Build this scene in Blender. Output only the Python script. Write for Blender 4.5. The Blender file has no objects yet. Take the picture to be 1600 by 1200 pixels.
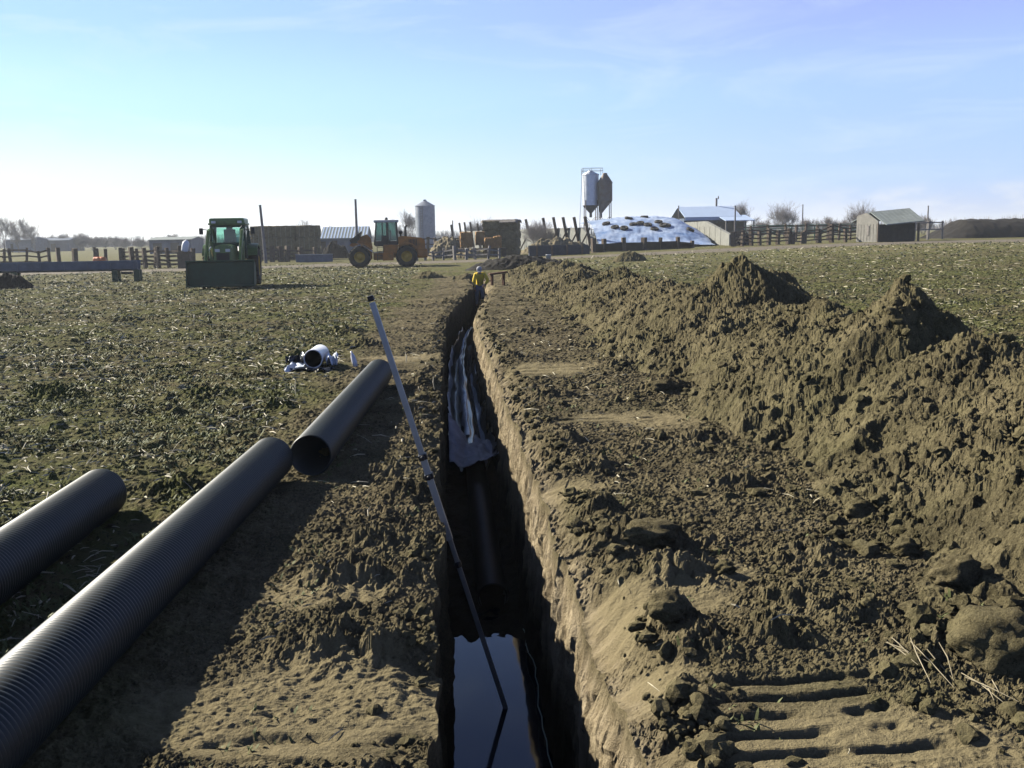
import bpy, math, random
import numpy as np
from mathutils import Vector, Matrix, Euler
PI = math.pi
R = math.radians
random.seed(7)
SC = bpy.context.scene
COL = SC.collection

# ------------------------------------------------------------------ camera
F = 1537.0
CAM_H = 1.75
PITCH, YAW, ROLL = R(8.66), math.atan(-100.0 / 1537.0), R(-1.0)
cam_data = bpy.data.cameras.new('camera')
cam_data.sensor_width = 36.0
cam_data.lens = 36.0 * F / 1600.0
cam_data.clip_start = 0.05
cam_data.clip_end = 20000
cam = bpy.data.objects.new('camera', cam_data)
COL.objects.link(cam)
CAM_M = Matrix.Rotation(YAW, 3, 'Z') @ Matrix.Rotation(PI / 2 - PITCH, 3, 'X') @ Matrix.Rotation(ROLL, 3, 'Z')
cam.matrix_world = Matrix.Translation((0, 0, CAM_H)) @ CAM_M.to_4x4()
SC.camera = cam

def ray(px, py):
    return CAM_M @ Vector(((px - 800) / F, (600 - py) / F, -1.0))

def gp(px, py, z=0.0):
    d = ray(px, py)
    return Vector((0, 0, CAM_H)) + d * ((z - CAM_H) / d.z)

def at(px, py, D):
    d = ray(px, py)
    return Vector((0, 0, CAM_H)) + d * (D / d.y)

# ------------------------------------------------------------------ numpy noise
def _hash(ix, iy, seed):
    h = (ix.astype(np.int64) * 374761393 + iy.astype(np.int64) * 668265263 + seed * 974634613) & 0xFFFFFFFF
    h = ((h ^ (h >> 13)) * 1274126177) & 0xFFFFFFFF
    h = ((h ^ (h >> 16)) * 2246822519) & 0xFFFFFFFF
    return (h ^ (h >> 15)) & 0xFFFFFFFF

def _rnd(ix, iy, seed):
    return _hash(ix, iy, seed) / 4294967295.0

def noise(x, y, seed=0):
    x = np.asarray(x, float); y = np.asarray(y, float)
    ix = np.floor(x); iy = np.floor(y)
    fx = x - ix; fy = y - iy
    ux = fx * fx * fx * (fx * (fx * 6 - 15) + 10); uy = fy * fy * fy * (fy * (fy * 6 - 15) + 10)
    def g(dx, dy):
        a = _rnd(ix + dx, iy + dy, seed) * 2 * np.pi
        return np.cos(a) * (fx - dx) + np.sin(a) * (fy - dy)
    a = g(0, 0); b = g(1, 0); c = g(0, 1); d = g(1, 1)
    return ((a + (b - a) * ux) * (1 - uy) + (c + (d - c) * ux) * uy) * 1.5

def fbm(x, y, seed=0, oct=4, gain=0.5, lac=2.03):
    s = 0; a = 1; t = 0
    for i in range(oct):
        s = s + a * noise(x, y, seed + i * 17); t += a
        a *= gain; x = x * lac + 3.1; y = y * lac - 7.7
    return s / t * 1.3

def clods(x, y, cell, seed, prob=0.6, rmin=0.2, rmax=0.62):
    """height of half-buried lumps, in metres, one per grid cell"""
    wx = x / cell + 0.35 * noise(x / cell * 2.1, y / cell * 2.1, seed + 5)
    wy = y / cell + 0.35 * noise(x / cell * 2.1 + 9, y / cell * 2.1, seed + 6)
    ix = np.floor(wx); iy = np.floor(wy)
    h = np.zeros_like(wx)
    for dx in (-1, 0, 1):
        for dy in (-1, 0, 1):
            jx = ix + dx; jy = iy + dy
            cx = jx + _rnd(jx, jy, seed + 1); cy = jy + _rnd(jx, jy, seed + 2)
            r = rmin + (rmax - rmin) * _rnd(jx, jy, seed + 3) ** 2
            ok = _rnd(jx, jy, seed + 4) < prob
            d2 = (wx - cx) ** 2 + (wy - cy) ** 2
            q = np.sqrt(np.maximum(0, r * r - d2)) * ok
            h = np.maximum(h, np.minimum(q, r * 0.8))
    return h * cell

def blocks(x, y, cell, seed, tilt=0.5):
    """broken, tilted facets: every Voronoi cell is its own small plane (in metres)"""
    wx = x / cell + 0.25 * noise(x / cell * 1.7, y / cell * 1.7, seed + 5); wy = y / cell + 0.25 * noise(x / cell * 1.7 + 9, y / cell * 1.7, seed + 6)
    ix = np.floor(wx); iy = np.floor(wy)
    best = np.full(wx.shape, 9.0); h = np.zeros(wx.shape)
    for dx in (-1, 0, 1):
        for dy in (-1, 0, 1):
            jx = ix + dx; jy = iy + dy
            ax = wx - jx - _rnd(jx, jy, seed + 1); ay = wy - jy - _rnd(jx, jy, seed + 2)
            d2 = ax * ax + ay * ay
            r = _rnd(jx, jy, seed + 3); q = r * 61.7
            hh = (r - 0.5) + tilt * (ax * np.cos(q) + ay * np.sin(q)) * 2
            m = d2 < best
            best = np.where(m, d2, best); h = np.where(m, hh, h)
    return h * cell

def sstep(a, b, x):
    t = np.clip((np.asarray(x, float) - a) / (b - a), 0, 1)
    return t * t * (3 - 2 * t)

# ------------------------------------------------------------------ trench line and land
WATER_Z = -1.30
def trench_cx(y):
    t = np.clip((np.asarray(y, float) - 19) / 21.0, 0, 1)
    return 0.285 + 1.10 * t * t * (3 - 2 * t)

def lip_l(y):
    y = np.asarray(y, float)
    w = 0.37 - 0.06 * sstep(14, 26, y)
    return trench_cx(y) - w + 0.05 * noise(y * 0.9, 0 * y + 3.3, 41) + 0.045 * noise(y * 3.1, 0 * y + 1.1, 42) + 0.02 * noise(y * 9.0, 0 * y, 43)

def lip_r(y):
    y = np.asarray(y, float)
    w = 0.36 - 0.07 * sstep(14, 26, y)
    return trench_cx(y) + w + 0.035 * noise(y * 1.1, 0 * y + 8.3, 51) + 0.03 * noise(y * 4.0, 0 * y + 1.7, 52) + 0.015 * noise(y * 11, 0 * y, 53)

def trench_depth(y):
    y = np.asarray(y, float)
    d = 1.42 - 0.135 * sstep(6.6, 7.35, y) - 0.03 * sstep(7.6, 9, y) - 0.12 * sstep(12, 26, y)
    return d * (1 - sstep(42.9, 43.8, y))

def base_z(x, y):
    x = np.asarray(x, float); y = np.asarray(y, float)
    a = -0.4 + 0.8 * sstep(-5, 40, x)
    return a * sstep(10, 70, y)

def bz(x, y):
    return float(base_z(x, y))

def field_mask(x, y):
    x = np.asarray(x, float); y = np.asarray(y, float)
    n = 0.5 * noise(x * 0.7, y * 0.7, 61) + 0.35 * noise(x * 2.3, y * 2.3, 62)
    left = sstep(1.35, 2.05, (trench_cx(y) - x) + 0.5 * n - 0.006 * np.maximum(0, y - 12))
    right = sstep(5.4, 6.6, x - 0.003 * np.maximum(0, y - 16) ** 2 * 0 + 0.6 * n)
    far = sstep(47, 52, y + 4 * n)
    return np.clip(np.maximum(np.maximum(left, right), far), 0, 1)

TRACKS = []
def cleats(x, y, cx, cy, hx, hy, ang, pitch, depth):
    c, s = math.cos(ang), math.sin(ang)
    u = (x - cx) * c + (y - cy) * s; v = -(x - cx) * s + (y - cy) * c
    v = v + 0.025 * noise(u * 2.5, v * 1.5, 91)
    m = (1 - sstep(hx * 0.8, hx, np.abs(u) + 0.12 * noise(v * 5, u * 3, 92))) * (1 - sstep(hy * 0.85, hy, np.abs(v)))
    f = np.mod(v / pitch, 1.0)
    g = sstep(0.0, 0.08, f) * (1 - sstep(0.32, 0.58, f))
    g = g * np.clip(0.85 + 1.2 * noise(u * 2.6, np.floor(v / pitch) * 3.7, 93) + 0.5 * noise(u * 11, v * 9, 94), 0, 1)
    return m, g

SMOOTH = []
for _px, _py, _r in ((470, 1100, .42), (560, 1080, .30), (960, 1060, .22), (1010, 930, .30), (880, 760, .20), (1380, 1180, .35), (1010, 655, .45), (860, 575, .5), (620, 560, .4), (500, 930, .22), (950, 1180, .25), (1100, 900, .2)):
    _p = gp(_px, _py); SMOOTH.append((_p.x, _p.y, _r))
def smooth_at(x, y):
    m = np.zeros_like(np.asarray(x, float))
    wob = 0.35 * noise(np.asarray(x) * 2.2, np.asarray(y) * 2.2, 95)
    for cx, cy, r in SMOOTH:
        d = np.sqrt(((x - cx) / 1.5) ** 2 + (y - cy) ** 2) / r + wob
        m = np.maximum(m, 1 - sstep(0.75, 1.15, d))
    return m

LUMPS = []
for _px, _py, _r, _h in ((610, 850, .20, .10), (560, 905, .22, .09), (640, 905, .10, .07), (520, 1015, .20, .085), (600, 1020, .16, .075), (640, 775, .16, .09), (600, 740, .18, .06), (665, 690, .15, .07), (545, 960, .12, .05), (640, 640, .2, .06), (660, 600, .2, .07),
        (1000, 850, .24, .12), (930, 735, .18, .09), (880, 690, .16, .08), (1065, 900, .20, .09), (1040, 965, .12, .11), (1190, 995, .14, .10), (1080, 1085, .12, .10), (1040, 610, .30, .14), (975, 575, .24, .10), (950, 545, .3, .1), (1090, 690, .2, .08), (1150, 760, .2, .07), (940, 800, .12, .08), (1280, 870, .18, .06), (1330, 950, .22, .06), (1090, 1010, .16, .08), (1480, 1010, .22, .07), (1230, 940, .15, .06),
        (830, 520, .3, .1), (900, 500, .35, .1), (800, 560, .2, .08), (860, 620, .2, .08), (700, 470, .4, .08), (540, 520, .4, .12), (570, 540, .3, .09), (430, 640, .25, .06), (250, 770, .2, .06), (480, 560, .3, .1), (90, 620, .35, .1), (330, 620, .4, .06), (200, 500, .5, .08)):
    _p = gp(_px, _py); LUMPS.append((_p.x, _p.y, _r, _h))
def lumps_at(x, y):
    h = np.zeros_like(x); wx = x + 0.07 * noise(x * 5, y * 5, 161) + 0.03 * noise(x * 14, y * 14, 162); wy = y + 0.07 * noise(x * 5 + 9, y * 5, 163) + 0.03 * noise(x * 14, y * 14 + 5, 164)
    for cx, cy, r, hh in LUMPS:
        d2 = ((wx - cx) / (1.25 * r)) ** 2 + ((wy - cy) / r) ** 2
        h = np.maximum(h, hh * np.exp(-d2 * 1.6))
    return h

def micro(x, y):
    """small relief of the ground and two colour masks"""
    x = np.asarray(x, float); y = np.asarray(y, float)
    fm = field_mask(x, y)
    near = 1 - 0.5 * sstep(40, 90, y)
    # dirt strips beside the trench
    flat = sstep(-0.1, 0.35, noise(x * 0.55, y * 0.8, 71))          # smooth trampled patches
    dl = np.minimum(np.abs(x - lip_l(y)), np.abs(x - lip_r(y)))
    edge = np.exp(-(dl / 0.28) ** 2) * np.clip(0.55 + 1.2 * noise(y * 0.9, x * 0.4, 73), 0, 1.2)
    crumb = (1 - 0.8 * flat)
    h = 0.028 * fbm(x * 2.2, y * 2.2, 74, 4) + 0.010 * fbm(x * 14, y * 22, 75, 3) * (0.5 + crumb)
    patch = np.clip(0.6 + 1.1 * noise(x * 1.3, y * 1.6, 77), 0.15, 1.5)
    dirt = (clods(x, y, 0.050, 101, 0.55, 0.12, 0.55) * 0.8 + clods(x, y, 0.11, 111, 0.22, 0.12, 0.5) * 0.7) * crumb * patch \
         + 0.022 * (0.3 - np.abs(fbm(x * 7, y * 9, 139, 4))) + 0.014 * (0.3 - np.abs(fbm(x * 19, y * 24, 140, 3))) \
         + clods(x, y, 0.09, 121, 0.55) * edge * 1.0 + clods(x, y, 0.22, 131, 0.35) * edge * 0.8 \
         + clods(x, y, 0.026, 137, 0.7) * 0.75 + 0.006 * fbm(x * 40, y * 40, 138, 2)
    dirt = dirt + 0.03 * edge
    fld = 0.050 * np.abs(fbm(x * 2.6, y * 3.4, 81, 4)) + clods(x, y, 0.07, 141, 0.5) * 0.55 * np.clip(.5 + noise(x * 1.5, y * 1.5, 83), 0, 1.4) + clods(x, y, 0.17, 151, 0.16, 0.12, 0.5) * 0.6 \
        + 0.018 * fbm(x * 11, y * 11, 85, 3)
    lh = lumps_at(x, y); lk = np.clip(lh / 0.06, 0, 1)
    bil = 0.35 - np.abs(fbm(x * 8, y * 8, 165, 4))
    extra = lh * (0.75 + 1.2 * bil) + lk * (clods(x, y, 0.055, 166, 0.7, 0.15, 0.6) * 0.8 + clods(x, y, 0.11, 168, 0.5, 0.15, 0.6) * 0.7)
    extra = extra + lk * (blocks(x, y, 0.10, 181, 0.5) * 0.35 + blocks(x, y, 0.04, 183, 0.5) * 0.4) + (1 - fm) * np.clip(0.25 + noise(x * 1.1, y * 1.1, 187), 0, 1) * (blocks(x, y, 0.035, 185, 0.5) * 0.35 + blocks(x, y, 0.09, 186, 0.4) * 0.15) * (1 - 0.8 * smooth_at(x, y))
    m_all = np.zeros_like(x)
    cut = np.zeros_like(x)
    for t in TRACKS:
        m, g = cleats(x, y, *t)
        cut = np.maximum(cut, m * g * t[6])
        m_all = np.maximum(m_all, m)
    d = dirt * (1 - 0.85 * m_all) * (1 - 0.85 * smooth_at(x, y)) - cut
    z = (extra * (1 - 0.6 * m_all) + h * (1 - 0.5 * m_all) + d * (1 - fm) + fld * fm) * (0.35 + 0.65 * near)
    # hand-sized clumps thrown beside the trench
    return z, fm, m_all

def _t(px, py, hx, hy, ang, pitch, depth):
    p = gp(px, py)
    TRACKS.append((p.x, p.y, hx, hy, ang, pitch, depth))
_t(1225, 1125, 0.52, 0.37, R(4), 0.135, 0.036)
_t(950, 655, 0.55, 0.20, R(2), 0.19, 0.03)
_t(860, 580, 0.55, 0.55, R(1), 0.30, 0.03)
_t(480, 1165, 0.42, 0.14, R(-3), 0.17, 0.03)
_t(640, 570, 0.4, 0.6, R(0), 0.33, 0.025)

def ground_z(x, y):
    z, fm, m = micro(x, y)
    return base_z(x, y) + z

# ------------------------------------------------------------------ mesh helpers
def setp(o, label=None, cat=None, group=None, kind=None):
    if label: o['label'] = label
    if cat: o['category'] = cat
    if group: o['group'] = group
    if kind: o['kind'] = kind
    return o

def mesh_np(name, verts, faces, mat, parent=None, smooth=True, attrs=None):
    me = bpy.data.meshes.new(name)
    verts = np.asarray(verts, np.float32); faces = np.asarray(faces, np.int32)
    nf, k = faces.shape
    me.vertices.add(len(verts)); me.vertices.foreach_set('co', verts.ravel())
    me.loops.add(nf * k); me.loops.foreach_set('vertex_index', faces.ravel())
    me.polygons.add(nf)
    me.polygons.foreach_set('loop_start', np.arange(0, nf * k, k, dtype=np.int32))
    me.polygons.foreach_set('loop_total', np.full(nf, k, np.int32))
    me.polygons.foreach_set('use_smooth', np.full(nf, smooth, bool))
    me.update(calc_edges=True)
    for an, av in (attrs or {}).items():
        a = me.attributes.new(an, 'FLOAT', 'POINT'); a.data.foreach_set('value', np.asarray(av, np.float32).ravel())
    me.materials.append(mat)
    o = bpy.data.objects.new(name, me); COL.objects.link(o)
    if parent: o.parent = parent
    return o

def grid_faces(nr, nc):
    i = np.arange(nr - 1)[:, None] * nc + np.arange(nc - 1)[None, :]
    return np.stack([i, i + 1, i + nc + 1, i + nc], -1).reshape(-1, 4)

class MB:
    def __init__(s): s.v = []; s.f = []; s.sm = []
    def add(s, vs, fs, smooth=False, M=None):
        b = len(s.v)
        s.v += [tuple(M @ Vector(v)) if M is not None else tuple(v) for v in vs]
        s.f += [tuple(i + b for i in f) for f in fs]; s.sm += [smooth] * len(fs)
        return s
    def box(s, c, d, M=None, taper=None, rot=None):
        x, y, z = d[0] / 2, d[1] / 2, d[2] / 2
        tx, ty = taper or (1, 1)
        vs = [(-x, -y, -z), (x, -y, -z), (x, y, -z), (-x, y, -z), (-x * tx, -y * ty, z), (x * tx, -y * ty, z), (x * tx, y * ty, z), (-x * tx, y * ty, z)]
        T = Matrix.Translation(c)
        if rot: T = T @ Euler(rot).to_matrix().to_4x4()
        if M is not None: T = M @ T
        return s.add(vs, [(0, 3, 2, 1), (4, 5, 6, 7), (0, 1, 5, 4), (1, 2, 6, 5), (2, 3, 7, 6), (3, 0, 4, 7)], False, T)
    def rbox(s, c, d, b=0.03, M=None, rot=None):
        """box with bevelled edges"""
        import bmesh
        bm = bmesh.new(); bmesh.ops.create_cube(bm, size=1)
        for v in bm.verts: v.co = Vector((v.co.x * d[0], v.co.y * d[1], v.co.z * d[2]))
        bmesh.ops.bevel(bm, geom=list(bm.edges), offset=b, segments=2, affect='EDGES', profile=0.6)
        bm.verts.ensure_lookup_table()
        T = Matrix.Translation(c)
        if rot: T = T @ Euler(rot).to_matrix().to_4x4()
        if M is not None: T = M @ T
        vs = [v.co.copy() for v in bm.verts]; fs = [[v.index for v in f.verts] for f in bm.faces]
        bm.free()
        return s.add(vs, fs, False, T)
    def prism(s, poly, y0, y1, axis='y', M=None):
        """polygon in (a,b) extruded; axis y: (x,z) polygon"""
        n = len(poly)
        if axis == 'y': f = lambda a, b, t: (a, t, b)
        elif axis == 'x': f = lambda a, b, t: (t, a, b)
        else: f = lambda a, b, t: (a, b, t)
        vs = [f(a, b, y0) for a, b in poly] + [f(a, b, y1) for a, b in poly]
        fs = [tuple(range(n - 1, -1, -1)), tuple(range(n, 2 * n))] + [(i, (i + 1) % n, (i + 1) % n + n, i + n) for i in range(n)]
        return s.add(vs, fs, False, M)
    def tube(s, pts, r, n=8, cap=True, smooth=True, M=None):
        pts = [Vector(p) for p in pts]
        rs = r if isinstance(r, (list, tuple)) else [r] * len(pts)
        vs = []; fs = []
        up = None
        for i, p in enumerate(pts):
            t = (pts[min(i + 1, len(pts) - 1)] - pts[max(i - 1, 0)]).normalized()
            if up is None:
                up = Vector((0, 0, 1)) if abs(t.z) < 0.9 else Vector((1, 0, 0))
            a = (up - t * up.dot(t))
            if a.length < 1e-4: a = t.orthogonal()
            a.normalize(); b = t.cross(a); up = a
            for k in range(n):
                q = 2 * PI * k / n
                vs.append(p + (a * math.cos(q) + b * math.sin(q)) * rs[i])
        for i in range(len(pts) - 1):
            for k in range(n):
                fs.append((i * n + k, i * n + (k + 1) % n, (i + 1) * n + (k + 1) % n, (i + 1) * n + k))
        s.add(vs, fs, smooth, M)
        if cap:
            L = len(pts) - 1
            s.add(vs[:n], [tuple(range(n - 1, -1, -1))], False, M)
            s.add(vs[L * n:], [tuple(range(n))], False, M)
        return s
    def lathe(s, prof, c=(0, 0, 0), n=24, axis='z', smooth=True, M=None):
        """profile of (r, h) about an axis through c"""
        vs = []; fs = []
        for r, h in prof:
            for k in range(n):
                q = 2 * PI * k / n; a, b = r * math.cos(q), r * math.sin(q)
                vs.append({'z': (a, b, h), 'y': (a, h, b), 'x': (h, a, b)}[axis])
        for i in range(len(prof) - 1):
            for k in range(n):
                f = (i * n + k, i * n + (k + 1) % n, (i + 1) * n + (k + 1) % n, (i + 1) * n + k)
                fs.append(f if axis != 'y' else f[::-1])
        T = Matrix.Translation(c)
        if M is not None: T = M @ T
        return s.add(vs, fs, smooth, T)
    def build(s, name, mat, parent=None, loc=None):
        me = bpy.data.meshes.new(name); me.from_pydata(s.v, [], s.f)
        me.polygons.foreach_set('use_smooth', s.sm); me.materials.append(mat); me.update()
        o = bpy.data.objects.new(name, me); COL.objects.link(o)
        if parent: o.parent = parent
        if loc: o.location = loc
        return o

def root(name, loc, rz=0.0, label=None, cat=None, group=None):
    o = bpy.data.objects.new(name, None); COL.objects.link(o)
    o.empty_display_size = 0.2
    o.location = loc; o.rotation_euler = (0, 0, rz)
    return setp(o, label, cat, group)

def kids(o): return [c for c in bpy.data.objects if c.parent == o]
def copy_tree(o, parent=None):
    c = o.copy(); COL.objects.link(c)
    if parent: c.parent = parent
    for ch in kids(o): copy_tree(ch, c)
    return c

# ------------------------------------------------------------------ materials
def mat(name, col, rough=0.7, metal=0.0, var=0.25, scale=3.0, bump=0.0, bscale=30.0, col2=None, spec=0.3, coat=0.0):
    m = bpy.data.materials.new(name); m.use_nodes = True
    nt = m.node_tree; N = nt.nodes; L = nt.links
    b = N['Principled BSDF']
    b.inputs['Roughness'].default_value = rough; b.inputs['Metallic'].default_value = metal
    b.inputs['Specular IOR Level'].default_value = spec
    b.inputs['Coat Weight'].default_value = coat
    tc = N.new('ShaderNodeTexCoord')
    n1 = N.new('ShaderNodeTexNoise'); n1.inputs['Scale'].default_value = scale; n1.inputs['Detail'].default_value = 6
    n1.inputs['Roughness'].default_value = 0.65
    L.new(tc.outputs['Object'], n1.inputs['Vector'])
    rp = N.new('ShaderNodeValToRGB')
    rp.color_ramp.elements[0].position = 0.3; rp.color_ramp.elements[1].position = 0.7
    c2 = col2 or tuple(c * (1 - var) for c in col)
    rp.color_ramp.elements[0].color = (*c2, 1)
    rp.color_ramp.elements[1].color = (*[min(1, c * (1 + var * 0.4)) for c in col], 1)
    L.new(n1.outputs['Fac'], rp.inputs['Fac']); L.new(rp.outputs['Color'], b.inputs['Base Color'])
    if bump > 0:
        n2 = N.new('ShaderNodeTexNoise'); n2.inputs['Scale'].default_value = bscale; n2.inputs['Detail'].default_value = 5
        L.new(tc.outputs['Object'], n2.inputs['Vector'])
        bp = N.new('ShaderNodeBump'); bp.inputs['Strength'].default_value = bump; bp.inputs['Distance'].default_value = 0.02
        L.new(n2.outputs['Fac'], bp.inputs['Height']); L.new(bp.outputs['Normal'], b.inputs['Normal'])
    return m

def soil_mat(name, pale=(0.174, 0.143, 0.080), dark=(0.066, 0.054, 0.030), grass=(0.100, 0.105, 0.032), straw=(0.30, 0.25, 0.15), gmix=1.0):
    m = bpy.data.materials.new(name); m.use_nodes = True
    nt = m.node_tree; N = nt.nodes; L = nt.links
    b = N['Principled BSDF']; b.inputs['Roughness'].default_value = 0.95; b.inputs['Specular IOR Level'].default_value = 0.08
    geo = N.new('ShaderNodeNewGeometry')
    def nz(sc, det=5, ro=0.6, sx=1, sy=1, sz=1):
        mp = N.new('ShaderNodeMapping'); mp.inputs['Scale'].default_value = (sx, sy, sz)
        L.new(geo.outputs['Position'], mp.inputs['Vector'])
        n = N.new('ShaderNodeTexNoise'); n.inputs['Scale'].default_value = sc; n.inputs['Detail'].default_value = det; n.inputs['Roughness'].default_value = ro
        L.new(mp.outputs['Vector'], n.inputs['Vector']); return n.outputs['Fac']
    def ramp(src, a, bb):
        r = N.new('ShaderNodeMapRange'); r.inputs['From Min'].default_value = a; r.inputs['From Max'].default_value = bb
        L.new(src, r.inputs['Value']); return r.outputs['Result']
    def mix(f, A, B):
        x = N.new('ShaderNodeMix'); x.data_type = 'RGBA'
        if isinstance(f, float): x.inputs['Factor'].default_value = f
        else: L.new(f, x.inputs['Factor'])
        for s, v in ((6, A), (7, B)):
            if isinstance(v, tuple): x.inputs[s].default_value = (*v, 1)
            else: L.new(v, x.inputs[s])
        return x.outputs[2]
    def mul(a, c):
        x = N.new('ShaderNodeMath'); x.operation = 'MULTIPLY'
        L.new(a, x.inputs[0])
        if isinstance(c, float): x.inputs[1].default_value = c
        else: L.new(c, x.inputs[1])
        return x.outputs[0]
    at_f = N.new('ShaderNodeAttribute'); at_f.attribute_name = 'field'
    at_w = N.new('ShaderNodeAttribute'); at_w.attribute_name = 'wall'
    at_g = N.new('ShaderNodeAttribute'); at_g.attribute_name = 'wet'
    soil = mix(ramp(nz(1.3, 8, 0.7), 0.32, 0.68), dark, pale)
    soil = mix(mul(ramp(nz(9, 6, 0.7), 0.45, 0.7), 0.55), soil, tuple(c * 1.35 for c in pale))
    soil = mix(mul(ramp(nz(2.7, 6, 0.7), 0.5, 0.72), 0.45), soil, tuple(c * 0.75 for c in dark))
    soil = mix(mul(ramp(nz(0.6, 6, 0.7), 0.53, 0.64), 0.6), soil, tuple(c_ * 0.62 for c_ in dark))
    soil = mix(mul(ramp(nz(1.1, 7, 0.72), 0.55, 0.66), 0.5), soil, (pale[0] * 1.45, pale[1] * 1.42, pale[2] * 1.45))
    soil = mix(mul(ramp(nz(0.9, 5, 0.6), 0.48, 0.66), 0.35), soil, (0.118, 0.108, 0.050))
    fld = mix(ramp(nz(2.0, 8, 0.72), 0.38, 0.62), (0.130, 0.103, 0.057), grass)
    fld = mix(mul(ramp(nz(0.35, 5, 0.65), 0.42, 0.60), 0.7), fld, (0.100, 0.110, 0.031))
    fld = mix(mul(ramp(nz(0.22, 6, 0.7, 0.35, 1), 0.50, 0.62), 0.65), fld, (0.140, 0.116, 0.064))
    fld = mix(mul(ramp(nz(0.8, 6, 0.75, 0.6, 1.2), 0.54, 0.66), 0.75), fld, (0.075, 0.064, 0.031))
    fld = mix(mul(ramp(nz(7, 6, 0.75), 0.55, 0.7), 0.8), fld, (0.20, 0.165, 0.09))
    fld = mix(mul(ramp(nz(16, 4, 0.7), 0.63, 0.70), 0.8), fld, straw)
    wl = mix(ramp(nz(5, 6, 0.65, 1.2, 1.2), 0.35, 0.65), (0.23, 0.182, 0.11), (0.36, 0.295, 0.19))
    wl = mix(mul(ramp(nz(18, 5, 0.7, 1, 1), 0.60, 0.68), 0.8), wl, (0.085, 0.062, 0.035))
    grit = nz(75, 4, 0.75)
    soil = mix(mul(ramp(grit, 0.56, 0.66), 0.55), soil, tuple(c_ * 1.6 for c_ in pale))
    soil = mix(mul(ramp(grit, 0.46, 0.36), 0.65), soil, tuple(c_ * 0.45 for c_ in dark))
    fld = mix(mul(ramp(nz(30, 5, 0.75), 0.46, 0.38), 0.7), fld, (0.030, 0.026, 0.013))
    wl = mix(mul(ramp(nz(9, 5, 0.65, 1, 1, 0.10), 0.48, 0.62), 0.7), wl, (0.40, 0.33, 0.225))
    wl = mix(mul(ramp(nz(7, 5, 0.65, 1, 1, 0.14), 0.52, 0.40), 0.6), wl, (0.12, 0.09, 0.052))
    at_s = N.new('ShaderNodeAttribute'); at_s.attribute_name = 'packed'
    soil = mix(mul(at_s.outputs['Fac'], 0.6), soil, tuple(c_ * 1.45 for c_ in pale))
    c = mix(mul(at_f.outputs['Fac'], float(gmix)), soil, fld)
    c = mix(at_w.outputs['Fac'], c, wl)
    c = mix(at_g.outputs['Fac'], c, (0.022, 0.017, 0.011))  # dark tone for damp soil and for the left wall's painted shade
    L.new(c, b.inputs['Base Color'])
    bp = N.new('ShaderNodeBump'); bp.inputs['Strength'].default_value = 0.75; bp.inputs['Distance'].default_value = 0.024
    add = N.new('ShaderNodeMath'); add.operation = 'ADD'
    fine = N.new('ShaderNodeMath'); fine.operation = 'MULTIPLY_ADD'; L.new(nz(150, 4, 0.7), fine.inputs[0]); fine.inputs[1].default_value = 0.55; L.new(nz(55, 6, 0.7), fine.inputs[2]); L.new(fine.outputs[0], add.inputs[0]); L.new(mul(nz(16, 5, 0.65), 1.6), add.inputs[1])
    L.new(add.outputs[0], bp.inputs['Height']); L.new(bp.outputs['Normal'], b.inputs['Normal'])
    return m

M = {}
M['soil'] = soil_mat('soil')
M['heap'] = soil_mat('heap_soil', pale=(0.152, 0.127, 0.070), dark=(0.060, 0.050, 0.027))

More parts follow.
